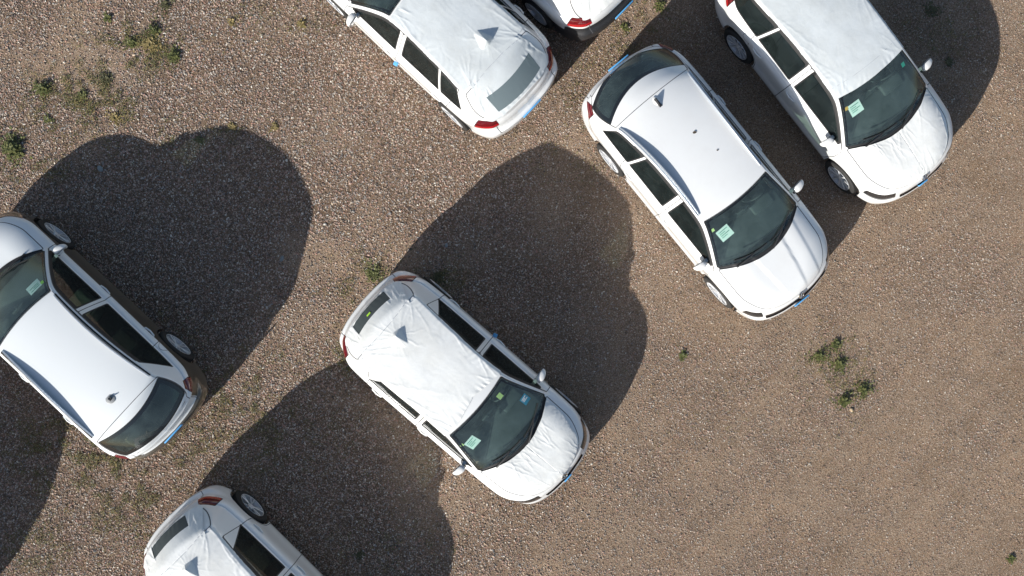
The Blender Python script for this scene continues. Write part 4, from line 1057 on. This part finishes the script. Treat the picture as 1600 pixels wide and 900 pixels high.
# ------------------------------------------------------------------ weeds
def leafmat(name, c0, c1):
    m, t, b = newmat(name); nd, lk = t.nodes, t.links
    g = nd.new("ShaderNodeNewGeometry"); r = nd.new("ShaderNodeValToRGB"); r.color_ramp.elements[0].color = (*c0, 1); r.color_ramp.elements[1].color = (*c1, 1)
    lk.new(g.outputs["Random Per Island"], r.inputs[0]); lk.new(r.outputs[0], b.inputs["Base Color"]); b.inputs["Roughness"].default_value = .6
    return m
LG = leafmat('weed_green', (.055, .07, .018), (.17, .17, .05)); LY = leafmat('weed_dry', (.17, .135, .045), (.34, .25, .10)); LD = leafmat('weed_dark', (.05, .05, .022), (.12, .11, .045))
def px(u, v): return ((u - 800) / 97.3, -(v - 450) / 97.3)
def weed(u, v, rad, n, mat, label, tall=.08, leaf=.035):
    x, y = px(u, v); bm = bmesh.new(); g = random.Random(int(u * 7 + v))
    for k in range(n):
        a = g.uniform(0, 6.28); r0 = abs(g.gauss(0, .50)) * rad * (1 + .35 * math.sin(a * 2 + u) + .25 * math.sin(a * 3 + v)); bx, by = math.cos(a) * r0, math.sin(a) * r0
        a2 = a + g.gauss(0, .7); ln = leaf * g.uniform(.6, 1.5); wd = ln * g.uniform(.22, .4); z0 = g.uniform(.0, tall * max(.1, 1 - r0 / rad * .9)) * .8; dz = g.uniform(-.1, .6) * ln
        dx, dy = math.cos(a2), math.sin(a2); nx, ny = -dy, dx
        p0 = (bx, by, z0); p1 = (bx + dx * ln * .5 + nx * wd, by + dy * ln * .5 + ny * wd, z0 + dz * .7); p2 = (bx + dx * ln, by + dy * ln, z0 + dz * .6); p3 = (bx + dx * ln * .5 - nx * wd, by + dy * ln * .5 - ny * wd, z0 + dz * .7)
        pm = (bx + dx * ln * .5, by + dy * ln * .5, z0 + dz * .55)
        v_ = [bm.verts.new(p) for p in (p0, p1, p2, p3, pm)]
        bm.faces.new((v_[0], v_[4], v_[1])); bm.faces.new((v_[1], v_[4], v_[2])); bm.faces.new((v_[2], v_[4], v_[3])); bm.faces.new((v_[3], v_[4], v_[0]))
    for k in range(0):
        a = g.uniform(0, 6.28); r0 = rad * g.uniform(.2, .7); tube(bm, [(0, 0, -.01), (math.cos(a) * r0 * .5, math.sin(a) * r0 * .5, tall * .4), (math.cos(a) * r0, math.sin(a) * r0, tall * .6)], .0025, 4, caps=False)
    o = bmobj('weed', bm, mat, None, False); z = float(ground_h(np.array([x]), np.array([y]))[0]); o.location = (x, y, z + .003); tag(o, label, 'weed', 'weeds growing in the gravel')
    return o
weed(16, 232, .20, 420, LG, 'bushy green weed at the left edge of the lot above the left shadow', .12, .05)
weed(64, 138, .15, 260, LG, 'tall green weed clump near the upper left corner', .10, .04)
weed(203, 66, .12, 200, LG, 'green half of the twin weed patch at the upper left', .07)
weed(238, 46, .12, 190, LG, 'small dark green weed above the yellow grass patch', .07)
weed(234, 68, .15, 260, LY, 'yellow dry grass patch between two green weeds at the upper left', .05, .045)
weed(270, 86, .13, 230, LG, 'bright green weed right of the yellow grass patch', .09)
weed(166, 27, .07, 90, LG, 'little green weed high up left of the yellow patch', .05)
weed(125, 148, .10, 120, LG, 'low green weed below the brown patch at the upper left', .04)
weed(162, 122, .14, 170, LD, 'brownish green straggling weed at the upper left', .04)
weed(178, 182, .13, 150, LY, 'dry ochre grass tuft just above the big left shadow', .04)
weed(258, 5, .12, 130, LD, 'dark low weed touching the top edge at the left', .04)
weed(70, 185, .06, 60, LG, 'tiny green sprig under the tall left weed', .03)
weed(470, 36, .06, 70, LY, 'small yellowish sprig left of the car at the top', .04)
weed(360, 33, .07, 70, LY, 'ochre grass tuft high between the weeds and the top car', .03)
weed(427, 197, .06, 60, LY, 'ochre grass tuft right of the left shadow', .03)
weed(360, 197, .06, 60, LY, 'ochre tuft at the top of the left shadow edge', .03)
weed(310, 217, .07, 60, LD, 'dark tuft in the top of the left shadow', .03)
weed(582, 428, .17, 260, LG, 'green weed behind the rear bumper of the central hatchback', .05)
weed(684, 432, .13, 150, LD, 'dark weed in the shade beside the central hatchback rear corner', .05)
weed(1307, 540, .11, 170, LG, 'topmost weed of the group below the right cars', .06, .03)
weed(1283, 558, .16, 260, LG, 'widest weed on the left of the group below the right cars', .06, .03)
weed(1313, 570, .16, 330, LG, 'densest dark weed in the middle of the right group', .07, .03)
weed(1351, 610, .16, 320, LG, 'weed at the right end of the right group', .07, .03)
weed(1320, 627, .13, 260, LG, 'bright green lowest weed of the right group, casting a small shadow', .10, .035)
weed(1067, 556, .06, 90, LG, 'single small weed on open gravel left of the right group', .05)
weed(1583, 875, .05, 90, LG, 'lone small weed near the lower right corner', .05)
weed(1033, 8, .10, 120, LG, 'green weed at the top edge beside the shadow of the estate car', .05)
weed(976, 41, .06, 70, LG, 'small weed just behind the black bumper at the top', .04)
weed(1460, 14, .13, 130, LD, 'dark weed in the shade right of the people carrier', .04)
weed(1486, 96, .06, 50, LD, 'tiny dark sprig in the shade beside the people carrier mirror', .03)
weed(560, 868, .07, 60, LD, 'faint weed in the shade near the bottom edge', .02)

# thin low ground cover: scraps of grass and moss in loose patches, nobody could count them
def ground_cover():
    g = np.random.default_rng(12); V, F, MI = [], [], []
    patches = [(215, 75, 85, 40, 1600), (150, 150, 80, 45, 1500), (75, 150, 45, 60, 420), (180, 190, 90, 40, 560), (330, 215, 160, 25, 420), (20, 235, 60, 45, 330), (60, 265, 60, 25, 260), (190, 750, 120, 90, 4200), (120, 690, 120, 60, 2000), (360, 600, 70, 90, 1100), (60, 860, 60, 40, 500),
               (570, 450, 60, 60, 900), (540, 560, 30, 40, 260), (690, 440, 50, 40, 340), (1010, 60, 60, 60, 900), (930, 140, 50, 60, 380), (480, 640, 160, 90, 900), (1480, 60, 90, 60, 380), (420, 690, 60, 60, 420), (880, 250, 90, 50, 260),
               (1315, 585, 60, 60, 420), (260, 560, 40, 80, 340), (430, 30, 120, 40, 260), (1120, 640, 160, 100, 160), (610, 850, 110, 50, 380), (310, 700, 60, 60, 420)]
    for (u, v, su, sv, n) in patches:
        uu = g.normal(u, su * .55, n); vv = g.normal(v, sv * .55, n)
        ok = vnoise(uu * .05 + 5, vv * .05) + .6 * vnoise(uu * .13, vv * .13 + 8) > .03; uu, vv = uu[ok], vv[ok]
        X_ = (uu - 800) / 97.0; Y_ = -(vv - 450) / 97.0; Z_ = ground_h(X_, Y_)
        for x, y, z in zip(X_, Y_, Z_):
            for _ in range(3):
                a = g.uniform(0, 6.28); ln = g.uniform(.012, .04); wd = g.uniform(.003, .008); x0, y0 = x + g.normal(0, .018), y + g.normal(0, .018); z0 = z + g.uniform(.008, .02); z1 = z0 + g.uniform(.0, .022)
                k = len(V); c, s_ = math.cos(a), math.sin(a)
                V += [(x0, y0, z0), (x0 + c*ln*.5 - s_*wd, y0 + s_*ln*.5 + c*wd, z1), (x0 + c*ln, y0 + s_*ln, z1 - .004), (x0 + c*ln*.5 + s_*wd, y0 + s_*ln*.5 - c*wd, z1)]
                F.append((k, k+1, k+2, k+3)); MI.append(int(g.choice([0, 1, 2], p=[.4, .35, .25])))
    me = bpy.data.meshes.new('ground_cover'); me.from_pydata(V, [], F); me.polygons.foreach_set('material_index', MI)
    o = link('ground_cover', me, None, [LG, LY, LD]); tag(o, 'sparse olive and dry grass scraps scattered over the gravel', None, kind='stuff')
ground_cover()

# leaves lying on the estate car's roof, odd stones on the ground
def leaf_on_roof(x, y, r, label):
    g = random.Random(int(x * 1000)); c, s_ = math.cos(R(50.8)), math.sin(R(50.8)); dx, dy = x - rB.location.x, y - rB.location.y
    lx, ly = dx * c - dy * s_, dx * s_ + dy * c; bm = bmesh.new(); n = 9; ctr = bm.verts.new((0, 0, .003))
    vs = [bm.verts.new((math.cos(k * 6.283 / n) * r * g.uniform(.6, 1.3), math.sin(k * 6.283 / n) * r * g.uniform(.5, .9), g.uniform(.003, .012))) for k in range(n)]
    for k in range(n): bm.faces.new((ctr, vs[k], vs[(k + 1) % n]))
    o = bmobj('dry_leaf', bm, simple('dry_leaf_brown', (.06, .045, .03), .8), None, False); o.location = (x, y, locz(qB, lx, ly) + .002); tag(o, label, 'leaf')
leaf_on_roof(2.65, 2.26, .030, 'larger dark leaf lying on the roof of the uncovered estate car')
leaf_on_roof(2.98, 2.00, .016, 'tiny dark leaf further forward on the roof of the uncovered estate car')
def lone_stone(u, v, r, col, label):
    x, y = px(u, v); g = random.Random(int(u)); bm = bmesh.new(); bmesh.ops.create_icosphere(bm, subdivisions=2, radius=1)
    for q_ in bm.verts: q_.co = Vector((q_.co.x * r * 1.3, q_.co.y * r * .9, q_.co.z * r * .6)) * g.uniform(.9, 1.1)
    o = bmobj('stone', bm, simple('stone_' + str(int(u)), tuple(c * .8 for c in col), .85, bump=(90, .5, .004)), None); o.location = (x, y, float(ground_h(np.array([x]), np.array([y]))[0]) + r * .3); o.rotation_euler = (0, 0, g.uniform(0, 3)); tag(o, label, 'stone')
lone_stone(1333, 641, .030, (.50, .38, .24), 'pale tan stone just below the lowest weed of the right group')
lone_stone(154, 263, .045, (.26, .30, .31), 'blue grey flat stone inside the top of the left shadow')
lone_stone(439, 404, .038, (.25, .28, .29), 'bluish grey stone inside the left shadow near its right edge')
lone_stone(697, 383, .030, (.28, .32, .33), 'grey stone in the shade above the central hatchback')
